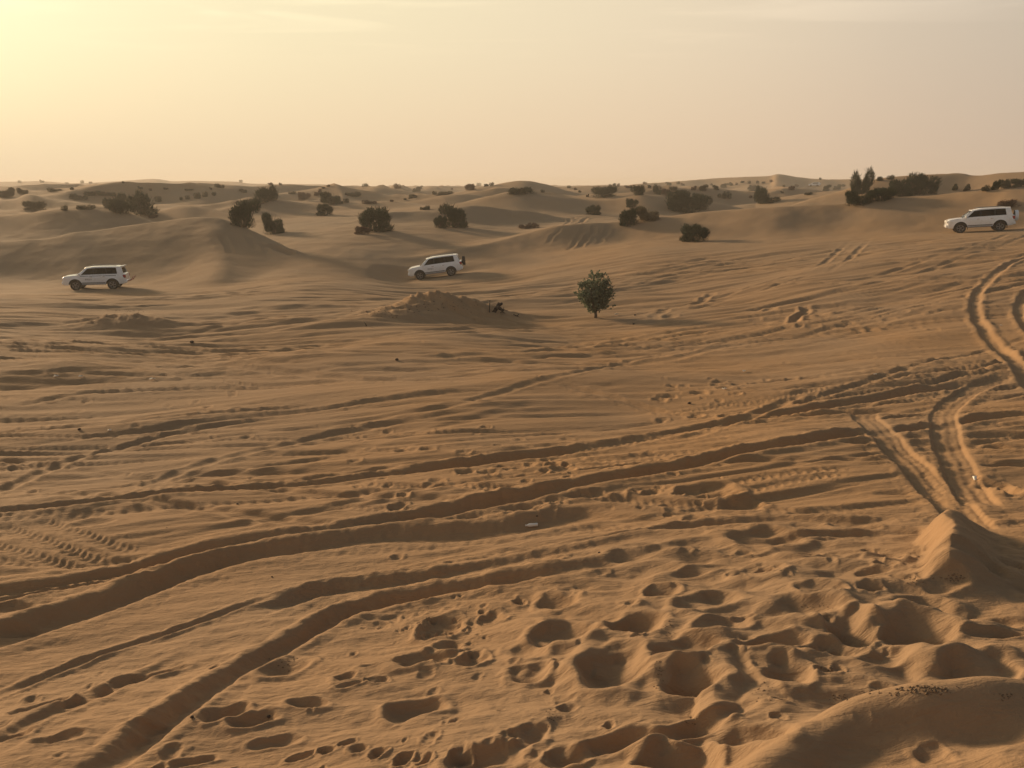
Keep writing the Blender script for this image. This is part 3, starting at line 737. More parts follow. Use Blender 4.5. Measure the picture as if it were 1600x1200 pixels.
def make_cabin():
    bm = bmesh.new()
    for s in (1, -1):
        for i in range(len(BX)-1):
            for j in range(len(LV)-1):
                if i in (2, 3, 4, 5, 6) and j in (1, 2): continue
                ps = [cab(i, LV[j], s), cab(i+1, LV[j], s), cab(i+1, LV[j+1], s), cab(i, LV[j+1], s)]
                quad_plate(bm, ps if s > 0 else ps[::-1], .03)
    ys = [1, .6, .2, -.2, -.6, -1]
    for i in range(len(RX)-1):      # roof
        for k in range(5):
            def rp(ii, y):
                p = cab(ii, 1, 1); e = min(1, (ii)/2+.55)
                return Vector((p.x+(.10*(1-y*y) if ii == 0 else 0), p.y*y, p.z+.045*(1-y*y)*e))
            ps = [rp(i, ys[k]), rp(i, ys[k+1]), rp(i+1, ys[k+1]), rp(i+1, ys[k])]
            quad_plate(bm, ps[::-1], .03)
    # header of the windscreen and tailgate frame
    def fr(y, t, i): p = cab(i, t, 1); return Vector((p.x+(.12*(1-y*y) if i == 0 else -.06*(1-y*y)), p.y*y, p.z+.03*(1-y*y)*t))
    for k in range(5):
        quad_plate(bm, [fr(ys[k], .92, 0), fr(ys[k+1], .92, 0), fr(ys[k+1], 1, 0), fr(ys[k], 1, 0)], .03)
        quad_plate(bm, [fr(ys[k], .80, 9), fr(ys[k], 1, 9), fr(ys[k+1], 1, 9), fr(ys[k+1], .80, 9)], .03)
        quad_plate(bm, [fr(ys[k], 0, 9), fr(ys[k], .12, 9), fr(ys[k+1], .12, 9), fr(ys[k+1], 0, 9)], .03)
    for y0, y1 in ((1, .86), (-.86, -1)):
        quad_plate(bm, [fr(y0, .1, 9), fr(y0, .82, 9), fr(y1, .82, 9), fr(y1, .1, 9)], .03)
    return bm_mesh('cabin', bm, PAINT)
def panes():
    out = []
    for s in (1, -1):
        for i in (3, 5):
            bm = bmesh.new()
            for j in (1, 2):
                ps = [cab(i, LV[j], s), cab(i+1, LV[j], s), cab(i+1, LV[j+1], s), cab(i, LV[j+1], s)]
                quad_plate(bm, ps if s > 0 else ps[::-1], .03)
            out.append(('window_pillar', bm_mesh('window_pillar', bm, DARK)))
    for s in (1, -1):
        for i in (2, 4, 6):
            bm = bmesh.new()
            for j in (1, 2):
                ps = [cab(i, LV[j], s, -.012), cab(i+1, LV[j], s, -.012), cab(i+1, LV[j+1], s, -.012), cab(i, LV[j+1], s, -.012)]
                quad_plate(bm, ps if s > 0 else ps[::-1], .006)
            out.append(('side_window', bm_mesh('side_window', bm, GLASS)))
    for i, t0, t1, e in ((0, .02, .92, .12), (9, .12, .80, -.06)):
        bm = bmesh.new(); ys = [.97, .6, .2, -.2, -.6, -.97] if i == 0 else [.86, .5, .2, -.2, -.5, -.86]
        def fr(y, t): p = cab(i, t, 1); return Vector((p.x+e*(1-y*y)-.012*(1 if i == 0 else -1), p.y*y, p.z+.03*(1-y*y)*t))
        for k in range(5):
            ps = [fr(ys[k], t0), fr(ys[k+1], t0), fr(ys[k+1], t1), fr(ys[k], t1)]
            quad_plate(bm, ps, .006)
        out.append(('windscreen' if i == 0 else 'rear_window', bm_mesh('glass', bm, GLASS)))
    return out
def panel(x0, x1, s, z0=None, z1off=.015, off=.014, n=8, nl=6):
    """a door skin lying just proud of the body side"""
    bm = bmesh.new(); g = []
    for i in range(n+1):
        x = x0+(x1-x0)*i/n; zb = max(arch(x)+.012, z0 or 0); zt = belt_z(x)-z1off; col = []
        for k in range(nl+1):
            z = zb+(zt-zb)*k/nl; p = side_pt(x, z, s); col.append(bm.verts.new((p.x, p.y+s*off, p.z)))
        g.append(col)
    for a_, b_ in zip(g[:-1], g[1:]):
        for k in range(nl): bm.faces.new((a_[k], b_[k], b_[k+1], a_[k+1]) if s < 0 else (a_[k], a_[k+1], b_[k+1], b_[k]))
    rim_ = [c[0] for c in g] + g[-1][1:] + [c[-1] for c in g[::-1]][1:] + g[0][::-1][1:-1]      # folded edge back to the body
    inn = [bm.verts.new((v.co.x, v.co.y-s*.02, v.co.z)) for v in rim_]
    for q in range(len(rim_)): bm.faces.new((rim_[q], rim_[(q+1) % len(rim_)], inn[(q+1) % len(rim_)], inn[q]))
    return bm_mesh('door', bm, PAINT, False)
def make_wheel_meshes():
    bm = bmesh.new(); w = .135
    lathe(bm, [(.27, -w*.8), (.33, -w), (.385, -w*.95), (WR, -w*.72), (WR, w*.72), (.385, w*.95), (.33, w), (.27, w*.8), (.25, w*.3), (.25, -w*.3), (.27, -w*.8)], 32)
    for k in range(30):
        t = k*2*math.pi/30 + .05
        for y in (-.068, .068):
            r = bmesh.ops.create_cube(bm, size=1); bmesh.ops.scale(bm, verts=r['verts'], vec=(.05, .075, .016))
            bmesh.ops.translate(bm, verts=r['verts'], vec=(0, y, WR))
            bmesh.ops.rotate(bm, verts=r['verts'], matrix=Matrix.Rotation(t+(.1 if y > 0 else 0), 3, 'Y'))
    tm = bm_mesh('tyre', bm, TYRE)
    bm = bmesh.new()
    lathe(bm, [(.272, .105), (.26, .112), (.235, .085), (.225, .02), (.225, -.09)], 28)
    for k in range(5):
        for dd in (-.13, .13):
            t = k*2*math.pi/5
            vs = add_box(bm, (.135, .085, 0), (.22, .028, .045))
            bmesh.ops.rotate(bm, verts=vs, matrix=Matrix.Rotation(t+dd, 3, 'Y'))
    lathe(bm, [(0, .112), (.05, .110), (.062, .085), (.062, .05)], 14)
    rm = bm_mesh('rim', bm, ALLOY)
    bm = bmesh.new(); lathe(bm, [(0, .03), (.224, .03), (.224, .02), (0, .02)], 24); dm = bm_mesh('brake_disc', bm, DARK)
    return tm, rm, dm
TM, RM, DM = make_wheel_meshes()
def make_car(name, spare=None, stripe=False, lettering=True, rack=False):
    root = link(name, None)
    link('body', make_body(), root)
    link('cabin', make_cabin(), root)
    for n_, me in panes(): link(n_, me, root)
    # underbody and wheel wells
    bm = bmesh.new(); add_box(bm, (0, 0, .72), (4.3, 1.30, .56)); add_box(bm, (0, 0, .78), (1.70, 1.80, .50)); add_box(bm, (-2.05, 0, .78), (.5, 1.6, .40)); add_box(bm, (2.08, 0, .72), (.36, 1.5, .40)); link('underbody', bm_mesh('underbody', bm, DARK), root)
    for s in (1, -1):
        for (x0, x1) in ((-.0, 1.02), (-.98, -.02)):
            d = link('door', panel(x0, x1, s, .60), root)
            bm = bmesh.new(); hx_ = x0+.14; p = side_pt(hx_, 1.07, s); add_box(bm, (hx_+.03, p.y+s*.03, 1.07), (.20, .03, .035), .008); link('handle', bm_mesh('handle', bm, CHROME), d)
        bm = bmesh.new(); add_box(bm, (0, s*.93, .455), (1.86, .20, .07), .02); link('side_step', bm_mesh('side_step', bm, SILL), root)
        bm = bmesh.new()
        for k in range(10):
            x0, x1 = -.88+1.80*k/10, -.88+1.80*(k+1)/10
            p0, p1, p2, p3 = side_pt(x0, .54, s), side_pt(x1, .54, s), side_pt(x1, .62, s), side_pt(x0, .62, s)
            o_ = Vector((0, s*.014, 0)); ps = [p0+o_, p1+o_, p2+o_, p3+o_]
            quad_plate(bm, ps if s > 0 else ps[::-1], .012)
        link('sill_trim', bm_mesh('sill_trim', bm, SILL), root)
        # mirror
        bm = bmesh.new(); add_box(bm, (1.04, s*1.10, 1.30), (.12, .24, .19), .04); add_box(bm, (1.06, s*.97, 1.25), (.07, .14, .05), .01)
        link('mirror', bm_mesh('mirror', bm, PAINT, True), root)
        # lamps
        bm = bmesh.new(); add_box(bm, (2.235, s*.74, .95), (.36, .32, .20), .05, Matrix.Rotation(-s*.35, 3, 'Z')); link('headlight', bm_mesh('headlight', bm, LAMP, True), root)
        bm = bmesh.new(); add_box(bm, (2.38, s*.62, .60), (.10, .20, .12), .03); link('fog_lamp', bm_mesh('fog_lamp', bm, LAMP, True), root)
        bm = bmesh.new(); add_box(bm, (-2.36, s*.80, 1.06), (.22, .24, .26), .04); link('tail_light', bm_mesh('tail_light', bm, RED, True), root)
        bm = bmesh.new(); add_tube(bm, [(.30, s*.60, 1.93), (.1, s*.62, 1.965), (-1.6, s*.64, 1.965), (-1.8, s*.62, 1.92)], .018); link('roof_rail', bm_mesh('roof_rail', bm, ALLOY, True), root)
        # mud flaps
        bm = bmesh.new(); add_box(bm, (-WB-.50, s*.86, .38), (.02, .24, .30)); link('mud_flap', bm_mesh('mud_flap', bm, DARK), root)
        bm = bmesh.new(); add_box(bm, (WB-.52, s*.86, .38), (.02, .22, .22)); link('mud_flap', bm_mesh('mud_flap', bm, DARK), root)
    bm = bmesh.new(); add_box(bm, (2.38, 0, .60), (.22, 1.60, .26), .07); link('front_bumper', bm_mesh('front_bumper', bm, PAINT, True), root)
    bm = bmesh.new(); add_box(bm, (-2.42, 0, .62), (.22, 1.72, .24), .07); link('rear_bumper', bm_mesh('rear_bumper', bm, PAINT, True), root)
    bm = bmesh.new()
    for z in (.82, .88, .94, 1.0): add_box(bm, (2.41-(z-.8)*.25, 0, z), (.05, .92, .022))
    add_box(bm, (2.36, 0, .91), (.04, .96, .26)); g = link('grille', bm_mesh('grille', bm, CHROME), root)
    bm = bmesh.new(); add_box(bm, (2.495, 0, .60), (.012, .50, .11)); link('number_plate', bm_mesh('plate', bm, LAMP), root)
    if rack: bm = bmesh.new(); add_box(bm, (-2.22, 0, 1.885), (.26, 1.36, .045), .015, Matrix.Rotation(.06, 3, 'Y')); link('roof_spoiler', bm_mesh('spoiler', bm, PAINT, True), root)
    # seats
    for x in (.35, -.62, -1.45):
        for y in (-.40, .40):
            bm = bmesh.new(); add_box(bm, (x, y, 1.0), (.50, .50, .16), .04); add_box(bm, (x-.26, y, 1.28), (.14, .48, .56), .05, None); add_box(bm, (x-.29, y, 1.63), (.10, .26, .17), .03)
            link('seat', bm_mesh('seat', bm, CLOTH, True), root)
    bm = bmesh.new(); add_box(bm, (1.05, 0, 1.16), (.42, 1.55, .20), .05); link('dashboard', bm_mesh('dashboard', bm, DARK), root)
    # wheels
    for x in (WB, -WB):
        for s in (1, -1):
            wv = link('wheel', None, root); wv.location = (x, s*.82, WR-.015); wv.rotation_euler = (0, random.uniform(0, 1), 0 if s > 0 else math.pi)
            link('tyre', TM, wv); link('rim', RM, wv); link('brake_disc', DM, wv)
    if spare:
        wv = link('spare_wheel', None, root); wv.location = (-2.66, -.12, 1.16); wv.rotation_euler = (0, 0, math.pi/2)
        link('tyre', TM, wv)
        if spare == 'covered':
            bm = bmesh.new(); lathe(bm, [(.425, -.10), (.432, .10), (.41, .155), (.30, .17), (0, .172)], 32); link('cover', bm_mesh('cover', bm, PAINT, True), wv)
        else: link('rim', RM, wv)
        bm = bmesh.new(); add_box(bm, (-2.50, -.12, 1.10), (.16, .30, .30), .02); link('spare_bracket', bm_mesh('bracket', bm, DARK), root)
    if stripe:
        for s in (1, -1):
            bm = bmesh.new()
            for k in range(18):
                x0, x1 = -1.75+2.75*k/18, -1.75+2.75*(k+1)/18
                if k % 7 == 6: x1 -= .03
                ps = [side_pt(x0, 1.125, s), side_pt(x1, 1.125, s), side_pt(x1, 1.165, s), side_pt(x0, 1.165, s)]
                ps = [p+Vector((0, s*.014, 0)) for p in ps]; quad_plate(bm, ps if s > 0 else ps[::-1], .003)
            st_ = link('door_stripe', bm_mesh('stripe', bm, PRINT), root); st_['label'] = 'dark stripe below the windows'
    if lettering:
        bm = bmesh.new()
        for s in (1, -1):
            x = .70
            for wd_, ht in ((.06, .10), (.05, .10), (.07, .10), (.05, .10), (.06, .10), (.05, .10), (.06, .10)):
                x -= wd_+.02; p = side_pt(x, .88, s); add_box(bm, (x, p.y+s*.012, .90), (wd_, .006, ht*.5)); add_box(bm, (x-.01, p.y+s*.012, .82), (wd_*.7, .006, .03))
        lt = link('door_lettering', bm_mesh('lettering', bm, PRINT), root); lt['label'] = 'small dark lettering on the front door'; lt['kind'] = 'stuff'
    if rack:
        rk = link('rear_rack', None, root); rk['label'] = 'red tubular rack folded at the rear'
        for y in (-.5, .5):
            bm = bmesh.new(); add_tube(bm, [(-2.42, y, .60), (-2.80, y, .68), (-2.98, y, .98)], .03); link('rack_tube', bm_mesh('rack', bm, REDM), rk)
        for z, x in ((.66, -2.72), (.80, -2.87), (.96, -2.97)):
            bm = bmesh.new(); add_tube(bm, [(x, -.55, z), (x, .55, z)], .028); link('rack_tube', bm_mesh('rack', bm, REDM), rk)
    return root
def place_car(root, spec):
    A_, B_ = at(*spec[0]), at(*spec[1])
    A_[2] = ground_z(A_[0], A_[1]); B_[2] = ground_z(B_[0], B_[1])
    f = Vector(A_-B_).normalized(); left = Vector((0, 0, 1)).cross(f).normalized(); up = f.cross(left)
    mid = Vector((A_+B_)/2) - left*.82          # the wheels seen are those of the left side
    M_ = Matrix((f, left, up)).transposed().to_4x4(); M_.translation = mid - up*.01
    root.matrix_world = M_
c1 = make_car('off_road_car', None, True, True, True); place_car(c1, CARS[0])
tag(c1, 'white off-road car with dark side stripe, leftmost, below the smooth dune', 'car', 'white off-road cars driving across the desert')
c2 = make_car('off_road_car', 'bare', False, True); place_car(c2, CARS[1])
tag(c2, 'white off-road car nosing downhill with a dark uncovered spare wheel, middle of the three', 'car', 'white off-road cars driving across the desert')
c3 = make_car('off_road_car', 'covered', False, False); place_car(c3, CARS[2])
tag(c3, 'white off-road car with white spare wheel cover, at the right edge', 'car', 'white off-road cars driving across the desert')

c4 = copy_tree(c3); pf = ground(1272, 291.5); pf[2] = ground_z(pf[0], pf[1])
c4.matrix_world = Matrix.Translation(Vector(pf)) @ Matrix.Rotation(math.radians(160), 4, 'Z')
tag(c4, 'tiny white car far off among the shrubs on the right dunes', 'car', 'white off-road cars driving across the desert')
# ------------------------------------------------------------------ plants
def leaf_mat(name, c1, c2, tl=.25):
    m = mat(name, c1, .75, spec=.2, noise=(3.0, c2, .35, .7))
    n_, l_ = m.node_tree.nodes, m.node_tree.links
    p = n_['Principled BSDF']; t = n_.new('ShaderNodeBsdfTranslucent'); a = n_.new('ShaderNodeMixShader'); a.inputs[0].default_value = tl
    src = p.inputs['Base Color'].links[0].from_socket
    l_.new(src, t.inputs['Color']); o = n_['Material Output']
    l_.new(p.outputs[0], a.inputs[1]); l_.new(t.outputs[0], a.inputs[2]); l_.new(a.outputs[0], o.inputs['Surface']); return m
M_DARK = leaf_mat('dark_shrub_green', (.020, .036, .018), (.045, .062, .030), .10)
M_OLIVE = leaf_mat('olive_shrub_green', (.060, .062, .034), (.095, .088, .05), .2)
M_DRY = leaf_mat('dry_straw_shrub', (.20, .16, .095), (.12, .10, .06), .2)
M_RED = leaf_mat('withered_brown_shrub', (.10, .062, .045), (.15, .09, .06), .15)
M_GREY = leaf_mat('grey_green_tree_leaf', (.11, .145, .09), (.22, .25, .175), .25)
M_BARK = mat('dry_bark', (.11, .078, .052), .95, noise=(12, (.05, .036, .026), .4, .7))
def shrub_meshes(seed, kind):
    """a shrub 1 m wide each way and 1 m high: twigs and small leaves filling an uneven crown"""
    g = np.random.RandomState(seed); V = []; Fc = []; SV = bmesh.new()
    lobes = []
    nl = {'round': 9, 'spiky': 8, 'low': 6, 'twin': 2, 'tuft': 3}[kind]
    for k in range(nl):
        if kind == 'twin': lobes.append((-.20 if k == 0 else .24, 0, .46 if k == 0 else .60, .17, .2, .40 if k == 0 else .38))
        elif kind == 'low': lobes.append((g.uniform(-.34, .34), g.uniform(-.3, .3), g.uniform(.12, .42), g.uniform(.12, .2), g.uniform(.14, .22), g.uniform(.3, .5)))
        elif kind == 'tuft': lobes.append((g.uniform(-.16, .16), g.uniform(-.16, .16), g.uniform(.3, .55), .24, .24, g.uniform(.34, .44)))
        else: lobes.append((g.uniform(-.33, .33), g.uniform(-.3, .3), g.uniform(.36, .74), g.uniform(.10, .20), g.uniform(.10, .20), g.uniform(.20, .30)))
    if kind in ('round', 'spiky'): lobes += [(0, 0, .36, .29, .29, .38), (g.uniform(-.1, .1), 0, .15, .34, .34, .22), (g.choice([-.24, .24]), 0, .13, g.uniform(.12, .2), .2, g.uniform(.12, .2))]
    if kind == 'low': lobes.append((0, 0, .12, .44, .4, .3))
    if kind == 'tuft': lobes.append((0, 0, .12, .36, .36, .22))
    if kind == 'twin': lobes += [(.0, 0, .14, .26, .26, .22), (-.12, 0, .30, .14, .16, .26), (.14, 0, .34, .12, .14, .3)]
    n = {'round': 5600, 'spiky': 4600, 'low': 4200, 'twin': 4200, 'tuft': 2200}[kind]
    clump = [g.normal(0, 1, 3) for _ in range(60)]
    for i in range(n):
        lx, ly, lz, a, b_, c_ = lobes[g.randint(len(lobes))]
        d = g.normal(0, 1, 3); d /= np.linalg.norm(d)
        rr = g.uniform(.25, 1.0)**.45*(1+.16*math.sin(d[0]*9+d[2]*7+seed)*math.sin(d[1]*8+seed*2))
        p = np.array([lx+a*d[0]*rr, ly+b_*d[1]*rr, lz+c_*d[2]*rr])
        if p[2] < 0.0: p[2] = g.uniform(0, .1)
        out = p-np.array([0, 0, -.15]); out /= np.linalg.norm(out)+1e-6
        up = np.array([0, 0, 1.])
        dirn = out*.7+up*(.55 if kind != 'low' else .2)+g.normal(0, .35, 3); dirn /= np.linalg.norm(dirn)
        sd = np.cross(dirn, g.normal(0, 1, 3)); sd /= np.linalg.norm(sd)+1e-6
        L_ = g.uniform(.05, .12)*(1.9 if g.rand() < (.22 if kind in ('spiky', 'twin', 'tuft') else .10) else 1); W_ = g.uniform(.004, .010)
        k = len(V); q = p+dirn*L_*.5+g.normal(0, .008, 3); e = p+dirn*L_
        V += [p-sd*W_*.6, p+sd*W_*.6, q+sd*W_, e, q-sd*W_]; Fc += [(k, k+1, k+2, k+4), (k+4, k+2, k+3)]
    ns = 26
    for i in range(ns):
        lx, ly, lz, a, b_, c_ = lobes[g.randint(len(lobes))]
        d = g.normal(0, 1, 3); d /= np.linalg.norm(d); d[2] = abs(d[2])
        tip = Vector((lx+a*d[0]*1.0, ly+b_*d[1]*1.0, min(1.04, lz+c_*d[2]*(1.12 if kind in ('spiky', 'twin') else 1.0))))
        b0 = Vector((g.uniform(-.06, .06), g.uniform(-.06, .06), -.03)); md = b0.lerp(tip, .5)+Vector((g.uniform(-.04, .04), g.uniform(-.04, .04), -.04))
        add_tube(SV, [b0, md, tip], .011, .003, 4)
    return V, Fc, SV
PROTO = {}
def proto(kind, seed, m):
    key = (kind, seed, m.name)
    if key not in PROTO:
        V, Fc, SV = shrub_meshes(seed, kind)
        PROTO[key] = (mesh_from('foliage', V, Fc, m), bm_mesh('stem', SV, M_BARK))
    return PROTO[key]
SEEDS = {'round': [1, 2, 3, 4], 'spiky': [5, 6, 7], 'low': [8, 9], 'twin': [10], 'tuft': [11, 12]}
gb = np.random.RandomState(3)
def bush(u, v, w_, h_, kind, m, label, cat='shrub', group='shrubs scattered over the dunes', name='desert_shrub', Y=None, sink=.05):
    if Y: p = at(u, v, Y); p[2] = ground_z(p[0], p[1])
    else: p = ground(u, v)
    p[2] = ground_z(p[0], p[1])
    dep = p[1]*_cp + (CAM_Z-p[2])*_sp
    W_ = w_/F_PX*dep; H_ = h_/F_PX*dep
    fm, sm = proto(kind, SEEDS[kind][gb.randint(len(SEEDS[kind]))], m)
    r = link(name, None); r.location = (p[0], p[1]+W_*.15, p[2]-sink*H_)
    fo = link('foliage', fm, r); sm_ = link('stem', sm, r)
    D_ = W_*gb.uniform(.75, 1.0)
    r.rotation_euler = (0, 0, (gb.uniform(-.4, .4) if kind == 'twin' else gb.uniform(-.5, .5)+(math.pi if gb.rand() < .5 else 0)))
    for o in (fo, sm_): o.scale = (W_*1.08, D_, H_*1.06)
    tag(r, label, cat, group)
    BLOG.append((u, v, round(float(p[1])), round(W_, 1), round(H_, 1)))
    return r
BLOG = []
D, O, S_, R_ = M_DARK, M_OLIVE, M_DRY, M_RED
B = [
 (52,330,36,17,'spiky',O,'spiky olive bush on the crest of the long left dune'),
 (100,329,13,9,'tuft',O,'tiny upright tuft on the left dune crest, right of the spiky olive bush'),
 (132,327,28,10,'low',O,'low flat bush on the left dune crest, beside the large dark clump'),
 (121,312,26,10,'low',D,'low dark bush with a raised tip on a swell, far left'),
 (145,306,26,10,'low',D,'flat grey-green bush behind the large clump at left, left of its twin'),
 (166,307,24,9,'low',O,'flat olive bush just above the large clump at left'),
 (178,328,38,26,'round',D,'left and palest shrub of the large clump on the left dune'),
 (190,334,40,22,'round',D,'middle shrub of the large clump on the left dune'),
 (223,336,54,38,'spiky',D,'darkest and tallest shrub of the large clump on the left dune'),
 (247,316,14,10,'tuft',D,'small shrub peeping out at the right end of the large clump'),
 (240,341,14,6,'low',R_,'tiny brown shrub in the hollow below the large clump'),
 (84,299,22,6,'low',D,'thin dark streak of shrub on a pale slope, far left'),
 (34,304,18,10,'round',O,'rounded olive shrub behind the pale crest, far left'),
 (9,309,26,16,'round',O,'shrub cut by the left edge of the view'),
 (342,292,15,7,'low',D,'grey flat shrub high on the hazy slope, above the row of tufts'),
 (295,299,13,5,'low',D,'thin dark shrub on the hazy slope left of the row of tufts'),
 (283,313,7,6,'tuft',O,'leftmost and faintest of the row of small tufts on the swell'),
 (293,312,10,8,'tuft',O,'second of the row of small tufts on the swell'),
 (308,311,14,11,'tuft',D,'darkest of the row of small tufts on the swell'),
 (320,308,11,10,'tuft',O,'tall grey tuft right of the darkest tuft'),
 (334,306,9,7,'tuft',D,'small pointed tuft ending the row on the swell'),
 (380,301,13,7,'low',D,'small dark shrub on the slope left of the twiggy bush'),
 (411,318,46,28,'spiky',D,'dark bush with upright twigs on the swell behind the two big dark bushes'),
 (380,326,26,14,'round',D,'low dark shrub right behind the tall dark bush on the dune shoulder'),
 (380,355,48,44,'round',D,'tall dark bush on the right shoulder of the smooth left dune'),
 (427,366,38,34,'round',D,'round dark bush lower right of the tall one on the dune shoulder'),
 (456,303,12,5,'low',O,'small grey shrub on the pale slope right of the twiggy bush'),
 (475,312,20,12,'round',R_,'brownish shrub above the hollow, left of the two-part green bush'),
 (496,306,14,8,'round',R_,'small round brown shrub behind the two-part green bush'),
 (518,320,42,20,'round',D,'upper wide shrub of the two-part green bush in the hollow'),
 (507,337,30,20,'round',D,'lower dark shrub of the two-part green bush in the hollow'),
 (541,317,12,9,'tuft',O,'small faded tuft right beside the two-part green bush'),
 (551,307,24,10,'low',D,'flat dark shrub on the slope above the big round bush'),
 (577,318,24,7,'low',R_,'low brown shrub just above the big round bush'),
 (570,293,14,7,'tuft',O,'twiggy shrub on the skyline above the flat dark shrub'),
 (585,362,62,42,'round',D,'big round dark bush in the sandy hollow left of centre'),
 (566,366,28,14,'round',R_,'low brown shrub at the foot of the big round bush'),
 (621,295,14,9,'tuft',R_,'small twiggy brown shrub on the skyline left of centre'),
 (650,300,16,8,'round',D,'grey-green shrub on a swell below the skyline left of centre'),
 (645,311,16,8,'round',O,'faded olive shrub under the grey-green one left of centre'),
 (679,304,9,6,'tuft',O,'tiny olive shrub left of the long flat shrub'),
 (698,304,28,8,'low',O,'long flat olive shrub on the swell near the centre'),
 (664,328,16,7,'low',D,'small green shrub on the crest left of the wide dark bush'),
 (710,356,50,38,'round',D,'wide dark bush on the slope above the middle car'),
 (688,357,24,22,'round',D,'smaller left lobe bush leaning against the wide dark bush'),
 (734,297,20,11,'round',R_,'dark reddish pointed shrub just under the skyline at centre'),
 (748,291,10,6,'tuft',D,'small dark shrub right of the reddish pointed shrub'),
 (768,290,9,6,'tuft',D,'small shrub on the ridge climbing to the central peak'),
 (817,303,44,14,'low',D,'long low shrub draped over the front of the central peak'),
 (944,309,40,20,'spiky',D,'dark shrub with a raised tip on the dune crest right of the central peak'),
 (997,305,20,16,'round',D,'rounded shrub on the crest right of the raised tip shrub'),
 (927,336,27,17,'round',D,'compact dark shrub on the slope above the tyre-marked crest'),
 (826,357,30,9,'low',R_,'withered low brush with bare twigs on the crest left of the tyre marks'),
 (988,324,20,14,'round',D,'green shrub behind the straw-coloured shrub'),
 (985,354,38,32,'round',D,'dark shrub on the left of the straw-coloured shrub'),
 (1014,348,40,24,'round',S_,'straw-coloured dry shrub between two dark bushes on the crest'),
 (1068,310,28,14,'round',D,'shrub rising behind the largest green bush'),
 (1072,333,60,34,'round',D,'largest green bush on the bright crest right of centre'),
 (1098,329,26,26,'round',D,'right lobe bush of the largest green bush'),
 (1087,377,50,30,'round',D,'dark bush alone on the shaded dune face right of centre'),
 (1027,304,17,17,'tuft',D,'tallest of the small shrubs above the straw-coloured one'),
 (1040,305,13,10,'round',R_,'brown pointed shrub right of the tallest small shrub'),
 (1045,290,10,6,'round',D,'small dark shrub touching the sky right of centre'),
 (1052,298,13,7,'round',O,'pale shrub under the one touching the sky'),
 (1084,296,10,7,'round',R_,'small brown shrub above the largest green bush'),
 (1099,299,15,11,'round',O,'boxy olive shrub above the right lobe of the largest green bush'),
 (1119,296,13,8,'round',D,'left half of the dark pair of shrubs on the far slope'),
 (1132,294,13,8,'round',D,'right half of the dark pair of shrubs on the far slope'),
 (1132,310,20,12,'low',O,'grey-olive shrub with one tall twig on the pale slope'),
 (1180,298,20,10,'round',O,'grey shrub above the two-part bush on the right crest'),
 (1193,318,30,28,'spiky',D,'upright left bush of the two-part bush on the right crest'),
 (1208,317,26,12,'low',D,'low right bush of the two-part bush on the right crest'),
 (1237,297,11,8,'round',R_,'round brown shrub alone on the bare right slope'),
 (1265,304,14,5,'low',D,'thin dark shrub at the foot of the bare right slope'),
 (1292,299,14,11,'round',D,'dark shrub left of the V-shaped bush'),
 (1308,297,14,9,'round',O,'olive shrub between the dark shrub and the V-shaped bush'),
 (1347,303,40,38,'twin',D,'tall V-shaped bush with two upright heads against the sky'),
 (1345,322,48,24,'round',D,'low dark bush at the foot of the V-shaped bush'),
 (1378,315,52,24,'round',D,'long sloping bush between the V-shaped bush and the large round one'),
 (1410,308,44,26,'round',D,'dark bush merging into the left of the large round one'),
 (1439,304,46,34,'round',D,'large round bush on the right crest against the orange dune'),
 (1459,303,20,22,'round',D,'small round lobe bush at the right of the large round one'),
 (1492,297,11,10,'round',D,'small dark shrub on the orange slope, left of its twin'),
 (1511,298,13,11,'round',O,'small fuzzy shrub on the orange slope, right of its twin'),
 (1543,299,20,10,'low',O,'pale low shrub at the left end of the thicket by the right edge'),
 (1556,297,14,16,'spiky',D,'upright shrub in the thicket by the right edge'),
 (1573,295,26,15,'spiky',D,'middle shrub of the thicket by the right edge'),
 (1595,293,24,15,'spiky',D,'shrub of the thicket cut by the right edge'),
 (1580,324,38,15,'low',R_,'withered reddish-brown shrub on the face behind the rightmost car'),
 (1376,283,18,8,'tuft',D,'faint row of upright shrubs on the skyline behind the V-shaped bush'),
 (1392,281,14,8,'tuft',D,'faint shrub on the skyline right of the V-shaped bush'),
]
for e in B: bush(*e)
TINY = [(30,285),(65,284.5),(104,287),(112,296),(128,285.5),(141,286),(192,284),(235,298),(259,296),(219,295),(376,284),(329,295),(422,288),(438,288),(505,294),(513,291),(500,297),(658,294),(706,296),(612,314),(633,312),(760,290),
        (889,293),(900,296),(906,300),(918,307),(954,290),(960,290),(966,290),(980,292),(986,292),(992,292),(1015,293),(1008,287),(1067,289),(1143,289),(1151,288),(1160,285),(1171,286),(1184,286),(1193,286),(1222,301),(1282,280.5),(1245,291),(1318,291),(1330,288),(800,295),(848,300),(1173,309),(1060,287),(1112,289),(1205,284),(1225,290)]
LM = [(30, 'the left edge'), (120, 'the flat shrubs at far left'), (230, 'the dark clump'), (320, 'the row of small tufts'), (420, 'the twiggy bush'), (510, 'the two-part green bush'), (620, 'the big round bush'), (720, 'the wide dark bush'),
      (820, 'the central peak'), (900, 'the compact dark shrub'), (970, 'the shrub with a raised tip'), (1065, 'the largest green bush'), (1180, 'the two-part bush'), (1235, 'the bare right slope'), (1315, 'the V-shaped bush')]
LG = {}
for t in TINY: LG.setdefault(min(LM, key=lambda m: abs(m[0]-t[0]))[1], []).append(t)
ORD = ['first', 'second', 'third', 'fourth', 'fifth', 'sixth', 'seventh', 'eighth']
k = 0
for lm, ts in LG.items():
    ts.sort()
    for q, (u, v) in enumerate(ts):
        lab = 'tiny far shrub above ' + lm + ((', ' + ORD[q] + ' from the left') if len(ts) > 1 else ', alone there')
        bush(u, v+1, gb.uniform(5, 9), gb.uniform(3.5, 5.5), ('tuft', 'round')[k % 2], (D, O, R_)[k % 3], lab, group='tiny far shrubs near the skyline'); k += 1
